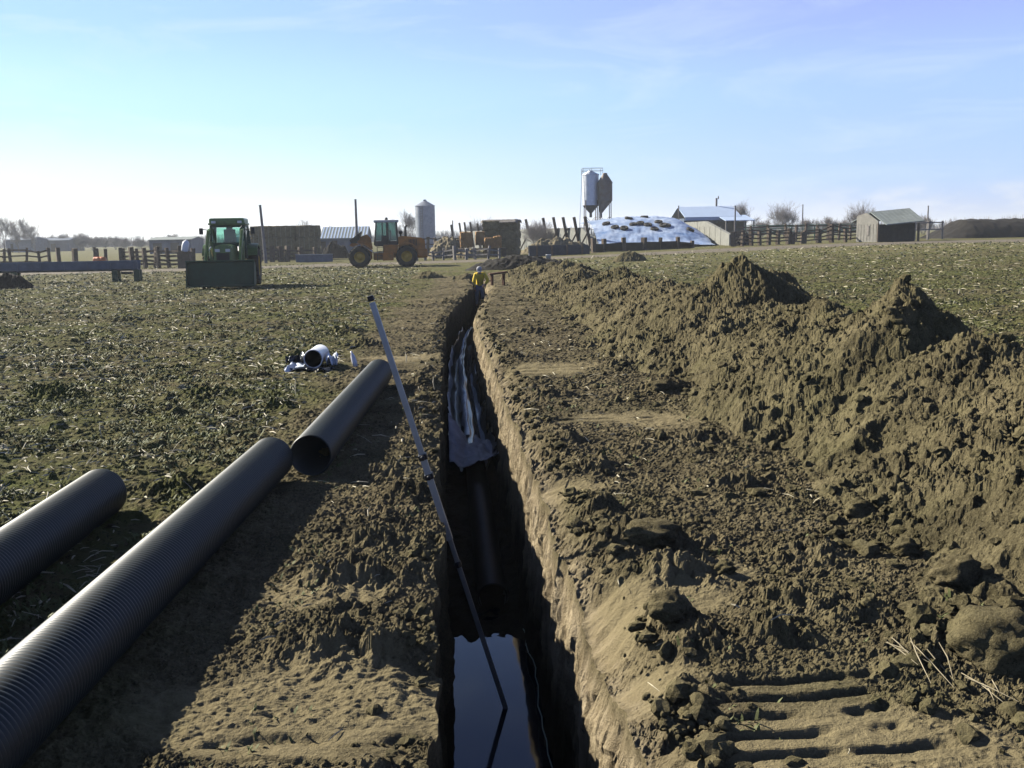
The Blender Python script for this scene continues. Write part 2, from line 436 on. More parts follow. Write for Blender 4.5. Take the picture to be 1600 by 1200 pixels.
# ------------------------------------------------------------------ ground sheet with the trench cut in it
def make_ground():
    ys = list(np.arange(-6, 2.2, 0.12))
    y = 2.2
    while y < 110: ys.append(y); y += 0.0020 * max(y, 3.0) if y < 55 else 0.0035 * y
    while y < 4000: ys.append(y); y *= 1.06
    ys = np.array(ys); nr = len(ys)
    u = list(np.arange(0, 0.64, 0.0020)); st = 0.0020
    while u[-1] < 300: st *= 1.12; u.append(u[-1] + st)
    u = np.array(u)
    nu = len(u); NW, NF = 44, 26
    D = np.clip(ys, 2.4, 60)[:, None]
    xl = lip_l(ys)[:, None]; xr = lip_r(ys)[:, None]
    XL = np.maximum(xl - D * u[None, ::-1], -4000 - u[None, ::-1]); XR = np.minimum(xr + D * u[None, :], 4000 + u[None, :])
    Y = np.repeat(ys[:, None], nu, 1)
    def land(X):
        z, fm, m = micro(X, Y)
        return base_z(X, Y) + z, fm
    ZL, FL = land(XL); ZR, FR = land(XR)
    # crumbled bevel along the right lip, sharper on the left
    off = XR - xr
    bev = (0.10 + 0.16 * np.clip(noise(Y * 0.8, 0 * Y, 55) + 0.35, 0, 1)) * np.exp(-(off / 0.16) ** 2) * (1 - sstep(42, 46, Y))
    ZR = ZR - bev
    offl = xl - XL
    ZL = ZL - (0.03 + 0.16 * np.clip(noise(Y * 1.1, 0 * Y + 4, 57) - 0.05, 0, 1)) * np.exp(-(offl / 0.12) ** 2) * (1 - sstep(42, 46, Y))
    dep = trench_depth(ys)[:, None]
    k = dep / 1.4
    s = np.linspace(0, 1, NW + 1)[None, 1:]
    YW = np.repeat(ys[:, None], NW, 1)
    zl0 = ZL[:, -1:]; zr0 = ZR[:, :1]
    zb = -dep + base_z(xl, ys[:, None]) + (zl0 - base_z(xl, ys[:, None])) * (1 - np.minimum(1, dep / 0.5)) + 0 * s
    def rough(seed, yy, zz):
        st_ = noise(yy * 7.5 + 0.25 * noise(yy * 2, zz * 3, seed + 3), zz * 0.55, seed)            # bucket-tooth striations
        r = 0.040 * st_ + 0.016 * noise(yy * 21, zz * 0.9, seed + 9) + 0.028 * fbm(yy * 1.6, zz * 1.3, seed + 1, 3) + 0.016 * fbm(yy * 13, zz * 11, seed + 2, 3) + 0.13 * blocks(yy, zz * 0.6, 0.09, seed + 11, 0.4)
        chip = np.maximum(0, noise(yy * 3.3, zz * 3.3, seed + 7) - 0.33) * 0.11
        return r + chip
    ZWL = zl0 + (zb - zl0) * s
    fade = np.minimum(1, s * 6)
    XWL = xl + 0.015 * s * k + rough(301, YW, ZWL) * fade * k * 0.9 - 0.02 * fade * k
    sR = s[:, ::-1] - 1.0 / NW
    ZWR = zr0 + (zb - zr0) * sR
    fadeR = np.minimum(1, sR * 7)
    XWR = xr - 0.06 * sR * k - 0.03 * np.minimum(1, sR * 5) + (rough(331, YW, ZWR) * fadeR) * k
    t = np.linspace(0, 1, NF + 2)[None, 1:-1]
    XF = XWL[:, -1:] + (XWR[:, :1] - XWL[:, -1:]) * t
    YF = np.repeat(ys[:, None], NF, 1)
    ZF = zb[:, :1] + (0.05 * fbm(XF * 5, YF * 2.2, 361, 4) + 0.04 * (np.abs(t - 0.5) * 2) ** 3) * np.minimum(1, k * 1.3)
    ZF = ZF + clods(XF, YF, 0.11, 371, 0.5) * 0.7 * sstep(7.0, 7.7, YF) * (k > 0.3)
    zo = np.zeros_like
    X = np.concatenate([XL, XWL, XF, XWR, XR], 1)
    Yall = np.repeat(ys[:, None], X.shape[1], 1)
    Z = np.concatenate([ZL, ZWL, ZF, ZWR, ZR], 1)
    hasw = (dep > 0.02)
    Wm = np.concatenate([zo(XL), 0 * XWL, zo(XF) + 0.0, np.minimum(1, sR * 9) * hasw + 0 * XWR, np.exp(-(off / 0.10) ** 2) * 0.6 * (1 - sstep(42, 46, Y))], 1)  # pale wall soil on the right only; left kept dark as painted shade
    wet_shade_w = lambda zz, yy: 0.9 * sstep(-0.55, -1.0, zz + 0.18 * fbm(yy * 1.5, zz * 1.5, 391, 3))  # lower walls: damp and shade painted as one dark tone
    WetShade = np.concatenate([zo(XL), np.maximum(wet_shade_w(ZWL, YW), 0.55 * np.minimum(1, s * 7) + 0 * XWL) * hasw, (0.9 + zo(XF)) * hasw, wet_shade_w(ZWR, YW) * hasw, zo(XR)], 1)  # left wall darkened all over as painted shade; floor is wet
    flat = (1 - np.minimum(1, dep / 0.3)) * FL[:, -1:]
    Fm = np.concatenate([FL, zo(XWL) + flat, zo(XF) + flat, zo(XWR) + flat, FR], 1)
    V = np.stack([X, Yall, Z], -1).reshape(-1, 3)
    o = mesh_np('ground', V, grid_faces(nr, X.shape[1]), M['soil'], smooth=False, attrs={'field': Fm, 'wall': Wm, 'wet': WetShade, 'packed': np.concatenate([smooth_at(XL, Y), zo(XWL), zo(XF), zo(XWR), smooth_at(XR, Y)], 1)})
    setp(o, 'bare and stubbly farm ground with a straight trench cut through it', 'ground', kind='structure')
    return o
make_ground()

# ------------------------------------------------------------------ spoil heap along the right side of the trench
PEAKS = [(4.15, 8.85, 1.34, 0.72), (4.45, 9.35, 1.12, 0.62), (4.25, 13.9, 1.40, 0.66), (4.7, 14.5, 1.22, 0.62), (4.3, 11.2, 1.06, 0.6), (4.25, 7.6, 0.98, 0.55), (4.9, 7.3, 0.95, 0.6),
         (4.1, 17.5, 0.92, 0.55), (4.2, 21, 0.85, 0.5), (4.4, 25, 0.95, 0.5), (4.0, 29, 0.9, 0.5), (4.6, 34, 0.85, 0.5), (3.6, 36.5, 0.75, 0.6), (4.9, 39.0, 0.92, 0.6), (3.8, 43, 0.85, 0.6), (4.9, 46, 0.7, 0.5), (3.3, 40, 0.6, 0.6), (4.3, 5.6, 0.80, 0.45)]
def heap_z(x, y):
    wx = x + 0.30 * fbm(x * 0.9, y * 0.9, 401, 3); wy = y + 0.35 * fbm(x * 0.9 + 20, y * 0.9, 402, 3)
    xc = 4.3 + 0.25 * noise(y * 0.35, 0 * y, 403)
    h0 = (0.78 + 0.16 * noise(y * 0.45, 0 * y + 5, 404)) * (1 - 0.25 * sstep(16, 30, y)) * (1 - sstep(46, 50, y))
    s = wx - xc
    prof = np.where(s < 0, 1 - sstep(0, 2.25, -s) * 1.10, 1 - np.clip(s / 1.35, 0, 1.2) * 1.06)
    z = h0 * prof
    for px, py, pz, sl in PEAKS:
        d = np.sqrt((wx - px) ** 2 + (wy - py) ** 2 * 0.8 + 0.004)
        z = np.maximum(z, pz * (1 if py < 30 else 1) - sl * d)
    z = z + 0.09 * fbm(x * 1.1, y * 1.1, 405, 4) + 0.10 * (0.33 - np.abs(fbm(x * 2.3, y * 2.3, 406, 4))) + 0.055 * (0.3 - np.abs(fbm(x * 6, y * 6, 408, 4))) + 0.05 * np.maximum(0, noise(x * 1.7 + 0.5 * noise(x * 4, y * 4, 410), y * 1.7, 409) - 0.1)
    up = np.clip(z + 0.05, 0, 0.4) / 0.4
    lum = np.clip(0.62 + 0.9 * noise(x * 0.8, y * 0.8, 407), 0.12, 1.3)
    z = z + (clods(x, y, 0.075, 411, 0.75, 0.15, 0.6) * 0.95 + clods(x, y, 0.15, 421, 0.25, 0.10, 0.55) * 0.7 + clods(x, y, 0.34, 431, 0.14) * 0.5 + clods(x, y, 0.036, 437, 0.75) * 0.9 + 0.012 * fbm(x * 18, y * 18, 439, 3)) * lum * up
    z = z + (blocks(x, y, 0.26, 451, 0.45) * 0.15 * np.clip(0.5 + noise(x * 0.7 + 3, y * 0.7, 455), 0, 1) + blocks(x, y, 0.10, 461, 0.5) * 0.20 + blocks(x, y, 0.042, 471, 0.5) * 0.22) * up * np.clip(0.45 + lum, 0, 1.2)
    return z - 0.06

def make_heap():
    ys = []; y = 1.6
    while y < 52: ys.append(y); y += 0.0023 * max(y, 4.5)
    ys = np.array(ys); nr = len(ys)
    nc = 560
    t = np.linspace(0, 1, nc)[None, :]
    x0 = 1.75; X = x0 + 5.0 * t + 0 * ys[:, None]
    Y = np.repeat(ys[:, None], nc, 1)
    Z = heap_z(X, Y) + base_z(X, Y)
    edge = np.minimum(np.minimum(t, 1 - t) * 14, 1)
    Z = Z - (1 - edge) * 0.3
    V = np.stack([X, Y, Z], -1).reshape(-1, 3)
    fm = 0.12 * np.clip(0.4 + noise(X * 0.9, Y * 0.9, 441), 0, 1)
    o = mesh_np('spoil_heap', V, grid_faces(nr, nc), M['heap'], smooth=False, attrs={'field': fm, 'wall': np.zeros_like(X)})
    setp(o, 'long peaked ridge of dug-out clumpy soil along the right side of the trench', 'dirt pile')
make_heap()

def surf_z(x, y):
    x = np.asarray(x, float); y = np.asarray(y, float)
    return np.maximum(ground_z(x, y), np.where((x > 1.8) & (x < 6.7) & (y < 50) & (y > 1.6), heap_z(x, y) + base_z(x, y), -9))

# ------------------------------------------------------------------ loose clods, straw, weeds
import bmesh as _bm
def lump_proto(seed, sub=2):
    bm = _bm.new(); _bm.ops.create_icosphere(bm, subdivisions=sub, radius=1)
    bm.verts.ensure_lookup_table()
    v = np.array([p.co[:] for p in bm.verts]); f = np.array([[q.index for q in p.verts] for p in bm.faces]); bm.free()
    r = 1 + 0.6 * fbm(v[:, 0] * 1.3 + seed * 7, v[:, 1] * 1.3 + v[:, 2] * 1.7, 500 + seed, 3) + 0.16 * noise(v[:, 0] * 4 + v[:, 2] * 3, v[:, 1] * 4 + seed, 520 + seed)
    v = v * r[:, None] * np.array([1.0, 0.85, 0.7])
    return v, f
PROTO = [lump_proto(i, 2) for i in range(6)]
PROTO_S = [lump_proto(i + 10, 1) for i in range(6)]

def scatter_lumps(name, pts, sizes, material, protos, sink=0.25, fm=0.0):
    rng = np.random.RandomState(3)
    Vs = []; Fs = []; b = 0
    for p, s in zip(pts, sizes):
        v, f = protos[rng.randint(len(protos))]
        a = rng.uniform(0, 2 * PI); c, sn = math.cos(a), math.sin(a)
        tl = rng.uniform(-.5, .5); ct, st = math.cos(tl), math.sin(tl)
        w = v * (s * rng.uniform(0.7, 1.35, 3))
        w = np.stack([w[:, 0] * c - w[:, 1] * sn, w[:, 0] * sn + w[:, 1] * c, w[:, 2]], 1)
        w = np.stack([w[:, 0], w[:, 1] * ct - w[:, 2] * st, w[:, 1] * st + w[:, 2] * ct], 1)
        w = w + np.array([p[0], p[1], p[2] + s * (0.6 - sink)])
        Vs.append(w); Fs.append(f + b); b += len(v)
    V = np.concatenate(Vs); Fc = np.concatenate(Fs)
    return mesh_np(name, V, Fc, material, smooth=False, attrs={'field': np.full(len(V), fm), 'wall': np.zeros(len(V))})

def make_clods():
    rng = np.random.RandomState(11)
    P = []; S = []
    def put(x, y, s):
        ok = ((x < lip_l(y) - 0.02) | (x > lip_r(y) + 0.06)) & ((smooth_at(x, y) < 0.5) | (rng.rand(len(x)) < 0.12)) & ((noise(x * 2.6, y * 2.6, 171) + 0.5 * noise(x * 7, y * 7, 172) > 0.08) | (rng.rand(len(x)) < 0.15))
        x, y, s = x[ok], y[ok], s[ok]
        z = surf_z(x, y)
        P.extend(np.stack([x, y, z], 1)); S.extend(s)
    n = 4600                                     # on the heap's near slope
    y = np.exp(rng.uniform(math.log(2.6), math.log(38), n)); x = rng.uniform(2.2, 4.6, n)
    put(x, y, 0.008 + 0.045 * rng.rand(n) ** 5 + 0.0006 * y)
    n = 1700                                     # tumbled to the toe
    y = np.exp(rng.uniform(math.log(2.4), math.log(30), n)); x = 2.15 + 0.35 * rng.randn(n)
    put(x, y, 0.009 + 0.06 * rng.rand(n) ** 4.5)
    n = 2000                                     # right strip
    y = np.exp(rng.uniform(math.log(2.4), math.log(28), n)); x = rng.uniform(0.7, 2.2, n)
    put(x, y, 0.006 + 0.032 * rng.rand(n) ** 5)
    n = 1000                                      # along both lips
    y = np.exp(rng.uniform(math.log(2.4), math.log(28), n)); 
    put(lip_r(y) + 0.06 + 0.22 * rng.rand(n), y, 0.007 + 0.042 * rng.rand(n) ** 3.6)
    n = 800
    y = np.exp(rng.uniform(math.log(2.4), math.log(28), n))
    put(lip_l(y) - 0.02 - 0.34 * rng.rand(n) ** 1.4, y, 0.007 + 0.036 * rng.rand(n) ** 3.6)
    n = 700                                     # left field and strip
    y = np.exp(rng.uniform(math.log(3), math.log(40), n)); x = -0.5 - rng.rand(n) * 0.6 * y
    put(x, y, 0.010 + 0.03 * rng.rand(n) ** 3 + 0.0006 * y)
    o = scatter_lumps('dirt_clods', P, S, M['heap'], PROTO, 0.55, 0.1)
    setp(o, 'loose lumps of soil scattered along the trench and over the heap', 'soil clods', kind='stuff')
make_clods()
# ------------------------------------------------------------------ straw and weeds
M['straw'] = mat('straw', (0.46, 0.41, 0.28), 0.7, var=0.6, scale=2.5)
M['weed'] = mat('weed', (0.118, 0.128, 0.042), 0.7, var=0.45, scale=1.5)

def make_straw():
    rng = np.random.RandomState(21)
    n1, n2, n3 = 12000, 5500, 420
    y1 = np.exp(rng.uniform(math.log(3.2), math.log(78), n1)); x1 = -1.5 - rng.rand(n1) * 0.62 * y1
    y2 = np.exp(rng.uniform(math.log(6.5), math.log(78), n2)); x2 = 6.0 + rng.rand(n2) * 0.62 * y2
    y3 = np.exp(rng.uniform(math.log(2.6), math.log(20), n3)); x3 = np.where(rng.rand(n3) < 0.4, lip_l(y3) - 0.05 - 0.8 * rng.rand(n3), lip_r(y3) + 0.1 + 1.7 * rng.rand(n3))
    x = np.concatenate([x1, x2, x3]); y = np.concatenate([y1, y2, y3])
    keep = ((noise(x * 0.8, y * 0.8, 611) + 0.6 * noise(x * 0.25, y * 0.25, 612) > -0.1) | (rng.rand(len(x)) < 0.3)) & (rng.rand(len(x)) < np.clip((y - 2) / 6.0, 0.15, 1))
    x, y = x[keep], y[keep]; n = len(x)
    ln = 0.030 + 0.13 * rng.rand(n) ** 2.4 + 0.0032 * y
    wd = 0.003 + 0.011 * rng.rand(n) ** 3 + 0.0010 * y * (0.3 + rng.rand(n) ** 2)
    ang = rng.uniform(0, 2 * PI, n); pit = rng.normal(0, 0.12, n) + (rng.rand(n) < 0.06) * 0.8
    z = surf_z(x, y) + 0.004 + np.abs(np.sin(pit)) * ln * 0.5
    V = []; Fc = []
    for i in range(n):
        d = np.array([math.cos(ang[i]) * math.cos(pit[i]), math.sin(ang[i]) * math.cos(pit[i]), math.sin(pit[i])])
        s = np.array([-math.sin(ang[i]), math.cos(ang[i]), 0]); u = np.cross(d, s)
        c = np.array([x[i], y[i], z[i]]); b = len(V)
        bend = 0.10 * ln[i] * rng.uniform(-1, 1)
        for k, (t, wk) in enumerate(((-.5, .6), (0, 1), (.5, .35))):
            p = c + d * ln[i] * t + s * (bend if k == 1 else 0) + u * (0.06 * ln[i] if k == 1 else 0)
            V += [p + s * wd[i] * wk * .5, p - s * wd[i] * wk * .5, p + u * wd[i] * wk * .45]
        for k in (0, 1):
            a = b + 3 * k
            for q in range(3):
                Fc.append((a + q, a + (q + 1) % 3, a + 3 + (q + 1) % 3, a + 3 + q))
    o = mesh_np('straw_litter', V, Fc, M['straw'], smooth=False)
    setp(o, 'pale bits of corn straw littering the stubble and the dirt', 'straw', kind='stuff')
make_straw()

def make_weeds():
    rng = np.random.RandomState(31)
    n = 60000
    y = np.exp(rng.uniform(math.log(3.0), math.log(80), n)); side = rng.rand(n) < 0.66
    x = np.where(side, -1.7 - rng.rand(n) * 0.62 * y, 5.9 + rng.rand(n) * 0.6 * y)
    keep = (noise(x * 0.6, y * 0.6, 621) + 0.5 * noise(x * 2.2, y * 2.2, 622) > -0.05)
    x, y = x[keep], y[keep]
    ny = np.exp(rng.uniform(math.log(2.6), math.log(12), 900)); nx = np.where(rng.rand(900) < .35, lip_l(ny) - .15 - .7 * rng.rand(900), lip_r(ny) + .3 + 1.5 * rng.rand(900))
    k2 = noise(nx * 1.6, ny * 1.6, 623) > 0.22
    x = np.concatenate([x, nx[k2]]); y = np.concatenate([y, ny[k2]]); n = len(x)
    z = surf_z(x, y) - 0.004
    nb = 4
    h = (0.012 + 0.032 * rng.rand(n, nb) ** 1.6 + 0.0009 * y[:, None]); a = rng.uniform(0, 2 * PI, (n, nb)); lean = rng.uniform(0.5, 1.7, (n, nb))
    w = 0.0022 + 0.003 * rng.rand(n, nb) + 0.00045 * y[:, None]
    ox = rng.normal(0, 0.022, (n, nb)); oy = rng.normal(0, 0.022, (n, nb))
    bx = x[:, None] + ox; by = y[:, None] + oy; bzv = z[:, None] + 0 * ox
    px, py = -np.sin(a) * w, np.cos(a) * w
    tx, ty = np.cos(a) * h * np.sin(lean), np.sin(a) * h * np.sin(lean); tz = h * np.cos(lean * 0.7)
    v0 = np.stack([bx - px, by - py, bzv], -1); v1 = np.stack([bx + px, by + py, bzv], -1)
    mid0 = np.stack([bx - px * .9 + tx * .5, by - py * .9 + ty * .5, bzv + tz * .65], -1); mid1 = np.stack([bx + px * .9 + tx * .5, by + py * .9 + ty * .5, bzv + tz * .65], -1)
    tip = np.stack([bx + tx, by + ty, bzv + tz], -1); tip2 = tip + np.stack([px * .2, py * .2, 0 * px], -1)
    V = np.stack([v0, v1, mid1, mid0, tip, tip2], 2).reshape(-1, 3)
    b = np.arange(n * nb)[:, None] * 6
    Fc = np.concatenate([b + np.array([[0, 1, 2, 3]]), b + np.array([[3, 2, 5, 4]])])
    o = mesh_np('short_weeds', V, Fc, M['weed'], smooth=False)
    setp(o, 'short green weeds sprouting through the stubble field', 'weeds', kind='stuff')
make_weeds()

# ------------------------------------------------------------------ water in the trench bottom
def water_mat():
    m = bpy.data.materials.new('trench_water'); m.use_nodes = True
    N = m.node_tree.nodes; L = m.node_tree.links; b = N['Principled BSDF']
    b.inputs['Base Color'].default_value = (0.008, 0.011, 0.018, 1); b.inputs['Roughness'].default_value = 0.06
    b.inputs['IOR'].default_value = 1.48; b.inputs['Specular IOR Level'].default_value = 0.6
    tc = N.new('ShaderNodeTexCoord'); n = N.new('ShaderNodeTexNoise'); n.inputs['Scale'].default_value = 6; n.inputs['Detail'].default_value = 2
    bp = N.new('ShaderNodeBump'); bp.inputs['Strength'].default_value = 0.06; bp.inputs['Distance'].default_value = 0.01
    L.new(tc.outputs['Object'], n.inputs['Vector']); L.new(n.outputs['Fac'], bp.inputs['Height']); L.new(bp.outputs['Normal'], b.inputs['Normal'])
    return m
M['water'] = water_mat()
def make_water():
    ys = np.linspace(-5, 11.6, 60); V = []
    for y in ys:
        V += [(float(trench_cx(y)) - 0.48, y, WATER_Z), (float(trench_cx(y)) + 0.5, y, WATER_Z)]
    o = mesh_np('water', V, grid_faces(60, 2), M['water']); setp(o, 'still water lying in the bottom of the trench', 'water', kind='structure')
make_water()

# ------------------------------------------------------------------ corrugated pipes
M['pipe'] = mat('black_pipe', (0.011, 0.017, 0.019), 0.50, var=0.35, scale=2.6, col2=(0.017, 0.020, 0.019), spec=0.36)
M['wetpipe'] = mat('muddy_pipe', (0.016, 0.015, 0.013), 0.55, var=0.5, scale=3.0, spec=0.35)
M['pipe_in'] = mat('pipe_inside', (0.012, 0.012, 0.013), 0.6, var=0.3)
PR = 0.157
def pipe_mesh(name, L_, r=PR, pitch=0.026, depth=0.006, n=64):
    prof = []
    k = int(L_ / pitch)
    for i in range(k):
        y0 = i * pitch
        prof += [(r - depth, y0), (r - depth * 0.15, y0 + pitch * 0.22), (r, y0 + pitch * 0.45), (r - depth * 0.15, y0 + pitch * 0.68), (r - depth, y0 + pitch * 0.92)]
    prof.append((r - depth, k * pitch))
    inner = [(r - depth - 0.008, k * pitch), (r - depth - 0.008, 0.0), (r - depth, 0.0)]
    mb = MB(); mb.lathe(prof + inner, n=n, axis='y')
    return mb, k * pitch

def lay_pipe(p_from, p_to, L_, label, sink=0.015, start=True):
    a = Vector((p_from[0], p_from[1], 0)); b = Vector((p_to[0], p_to[1], 0))
    d = (b - a).normalized()
    mb, L_ = pipe_mesh('corrugated_pipe', L_)
    o = mb.build('corrugated_pipe', M['pipe'])
    o.location = (a.x, a.y, PR - sink + 0.02 + bz(a.x, a.y)); o.rotation_euler = (0, 0, math.atan2(-d.x, d.y))
    return setp(o, label, 'drain pipe', 'black corrugated pipes lying beside the trench')
# far end of the long one, then back towards the camera
e2 = gp(428, 748); h2 = R(-3.4)
d2 = Vector((math.sin(-h2), math.cos(h2), 0))
lay_pipe(e2 - d2 * 6.0, e2, 6.0, 'longest-looking black corrugated pipe, running out of the bottom left corner beside the trench')
e1 = gp(165, 806); d1 = Vector((math.sin(R(1.0)), math.cos(R(1.0)), 0))
lay_pipe(e1 - d1 * 6.0, e1, 6.0, 'black corrugated pipe at the left edge with only its rounded far end in view')
n3, f3 = gp(487, 745), gp(594, 602)
lay_pipe(n3, f3, (f3 - n3).length, 'black corrugated pipe lying by the survey rod with its dark open end towards us')

def trench_pipe():
    t = root('trench_pipe', (0, 0, 0), 0, 'black pipe laid along the trench floor with its dark end above the water', 'drain pipe')
    ys = []; rs = []; y = 7.75; k = 0
    while y < 13.2:
        ys += [y, y + 0.012, y + 0.024]; rs += [0.123, 0.129, 0.123]; y += 0.036
    while y < 28.5: ys.append(y); rs.append(0.128); y += 0.8
    zf = lambda y: WATER_Z + 0.09 + (0.13 * float(sstep(10, 26, y))) + bz(0.4, y)
    pts = [(float(trench_cx(y)) + 0.03, y, zf(y)) for y in ys]
    mb = MB(); mb.tube(pts, rs, 28, cap=False); mb.tube([pts[0], pts[0]] if 0 else [pts[1], pts[0]], [0.123, 0.112], 28, cap=False)
    mb.build('pipe_shell', M['wetpipe'], t)
    mi = MB(); mi.tube([pts[0], (pts[0][0], pts[0][1] + 1.5, pts[0][2])], [0.112, 0.112], 28, cap=False)
    mi.build('pipe_bore', M['pipe_in'], t)
trench_pipe()

# ------------------------------------------------------------------ plastic sheet over the pipe and its pale end
M['sheet'] = mat('black_sheeting', (0.02, 0.024, 0.032), 0.3, var=0.4, scale=3, spec=0.4)
M['fabric'] = mat('filter_fabric', (0.40, 0.39, 0.44), 0.75, var=0.35, scale=5, bump=0.25, bscale=14)
M['whitefilm'] = mat('pale_film', (0.70, 0.77, 0.90), 0.45, var=0.4, scale=4, spec=0.4)  # painted sheen on the sheet, real pale film at the stub
def make_sheet():
    t_ = root('plastic_sheet', (0, 0, 0), 0, 'dark plastic sheet with pale creases draped over the pipe in the trench', 'plastic sheet')
    ys = np.linspace(12.1, 27.5, 220)[:, None]; t = np.linspace(-1, 1, 56)[None, :]
    Y = ys + 0 * t
    fl = WATER_Z + 0.08 + 0.16 * sstep(10, 26, Y) + base_z(0.4 + 0 * Y, Y)
    off = 0.10 * noise(Y * 0.35, 0 * Y, 701)
    X = trench_cx(Y) + t * (0.30 - 0.05 * sstep(14, 26, Y)) + 0.03 * noise(Y * 1.1, t * 2, 702)
    Z = fl + 0.33 * np.exp(-((t - off) / 0.33) ** 4) + 0.42 * sstep(0.55, 1.0, np.abs(t)) * (0.75 + 0.4 * noise(Y * 0.7, np.sign(t) * 3 + 0 * Y, 703)) \
        + 0.04 * noise(t * 4 + 0.4 * noise(Y * 0.4, t, 705), Y * 0.25, 704) + 0.012 * noise(t * 9, Y * 0.8, 706)
    mesh_np('black_film', np.stack([X, Y, Z], -1).reshape(-1, 3), grid_faces(220, 56), M['sheet'], t_)
    def strip(c, w, name, y0, y1, seed):  # pale strips stand in for the sky's reflection along the crests
        ys = np.linspace(y0, y1, 160)[:, None]; s = np.linspace(-1, 1, 7)[None, :]
        Y = ys + 0 * s
        tt = c + 0.10 * noise(Y * 0.3, 0 * Y, seed) + s * w * (0.45 + 0.8 * np.abs(noise(Y * 0.6, 0 * Y, seed + 1)))
        fl = WATER_Z + 0.08 + 0.16 * sstep(10, 26, Y) + base_z(0.4 + 0 * Y, Y)
        off = 0.10 * noise(Y * 0.35, 0 * Y, 701)
        X = trench_cx(Y) + tt * (0.30 - 0.05 * sstep(14, 26, Y)) + 0.03 * noise(Y * 1.1, tt * 2, 702)
        Z = fl + 0.33 * np.exp(-((tt - off) / 0.33) ** 4) + 0.42 * sstep(0.55, 1.0, np.abs(tt)) * (0.75 + 0.4 * noise(Y * 0.7, np.sign(tt) * 3 + 0 * Y, 703)) \
            + 0.04 * noise(tt * 4 + 0.4 * noise(Y * 0.4, tt, 705), Y * 0.25, 704) + 0.012 * noise(tt * 9, Y * 0.8, 706) + 0.018 + 0.012 * (1 - s * s)
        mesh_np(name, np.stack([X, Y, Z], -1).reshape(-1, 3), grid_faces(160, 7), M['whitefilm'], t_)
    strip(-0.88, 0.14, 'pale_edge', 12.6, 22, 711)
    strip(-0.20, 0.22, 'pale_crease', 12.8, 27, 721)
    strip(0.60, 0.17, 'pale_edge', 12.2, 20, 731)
make_sheet()
def make_flap():
    ys = np.linspace(0, 1, 46)[:, None]; t = np.linspace(-1, 1, 50)[None, :]
    Y = 11.35 + 1.5 * ys + 0.35 * (t * 0.5 + 0.5) * (ys - 0.5) + 0.05 * noise(t * 3, ys * 3, 741)
    X = trench_cx(Y) + t * 0.33 + 0.03
    Z = WATER_Z + 0.30 + 0.30 * sstep(0.1, 1, -t) * (0.35 + ys) + 0.16 * sstep(0.3, 1, t) * (1 - ys) + 0.14 * (1 - ys) ** 4 * sstep(-0.3, 0.6, t) + 0.10 * np.exp(-(t / 0.4) ** 2) + 0.06 * fbm(t * 2.2, ys * 2.2, 742, 3)
    o = mesh_np('filter_fabric', np.stack([X, Y, Z], -1).reshape(-1, 3), grid_faces(46, 50), M['fabric'])
    sm = o.modifiers.new('thickness', 'SOLIDIFY'); sm.thickness = 0.006
    setp(o, 'pale grey fabric flap crumpled at the near end of the dark plastic in the trench', 'fabric')
make_flap()

# ------------------------------------------------------------------ survey rod, cord, stub of pipe
M['alu'] = mat('aluminium', (0.22, 0.25, 0.29), 0.42, 0.55, var=0.25, scale=6, spec=0.5)
M['alu2'] = mat('grey_fibreglass', (0.20, 0.20, 0.19), 0.55, 0.0, var=0.25, scale=6)
M['blackp'] = mat('black_plastic', (0.012, 0.012, 0.014), 0.5, var=0.3)
def make_rod():
    B = gp(790, 1106, WATER_Z); 
    T = Vector((-0.507, B.y, 1.33))
    lp = at(578, 462, B.y); T = lp
    d = (T - B); L_ = d.length; q = d.to_track_quat('Z', 'Y')
    t = root('survey_rod', B - d.normalized() * 0.06, 0, 'long silver survey rod standing in the trench water and leaning on its left edge', 'survey rod')
    t.rotation_mode = 'QUATERNION'; t.rotation_quaternion = q
    L_ += 0.06
    def sec(name, z0, z1, w, dpt, m, x=0.0):
        mb = MB(); mb.rbox((x, 0, (z0 + z1) / 2), (w, dpt, z1 - z0), 0.004); 
        mb.box((x, -dpt / 2 - 0.0008, (z0 + z1) / 2), (w * 0.45, 0.002, (z1 - z0) * 0.995))
        return mb.build(name, m, t)
    sec('rod_section', 0, L_ * 0.62, 0.038, 0.028, M['alu2'])
    sec('rod_section', L_ * 0.44, L_ * 0.63, 0.05, 0.040, M['alu'], 0.012)
    sec('rod_section', L_ * 0.62, L_ * 0.985, 0.044, 0.034, M['alu'])
    for z in (0.635, 0.59, 0.38):
        mb = MB(); mb.rbox((0.006, 0, L_ * z), (0.072 if z > .5 else 0.05, 0.055 if z > .5 else 0.04, 0.035), 0.006); mb.lathe([(0.001, -0.02), (0.014, -0.02), (0.014, 0.02), (0.001, 0.02)], (0.047 if z > .5 else 0.03, 0, L_ * z), 12, 'x')
        mb.build('rod_clamp', M['blackp'], t)
    mb = MB(); mb.rbox((0, 0, L_ * 0.994), (0.047, 0.038, L_ * 0.012), 0.006); mb.build('rod_cap', M['blackp'], t)
make_rod()
M['cord'] = mat('pale_cord', (0.30, 0.36, 0.33), 0.7)
def make_cord():
    pts = []
    for i in range(26):
        s = i / 25.0
        y = 7.3 - 3.9 * s
        pts.append((float(lip_r(y)) - 0.125 + 0.015 * math.sin(7 * s) , y, WATER_Z + 0.03 + 0.16 * s + 0.05 * math.sin(PI * s)))
    mb = MB(); mb.tube(pts, 0.004, 6); o = mb.build('cord', M['cord'])
    setp(o, 'thin pale cord hanging along the shaded right wall above the water', 'cord')
make_cord()
M['whitepipe'] = mat('white_pipe', (0.62, 0.62, 0.66), 0.35, var=0.15, spec=0.5)  # white stands in for sun glare on the stub; the bottle is white
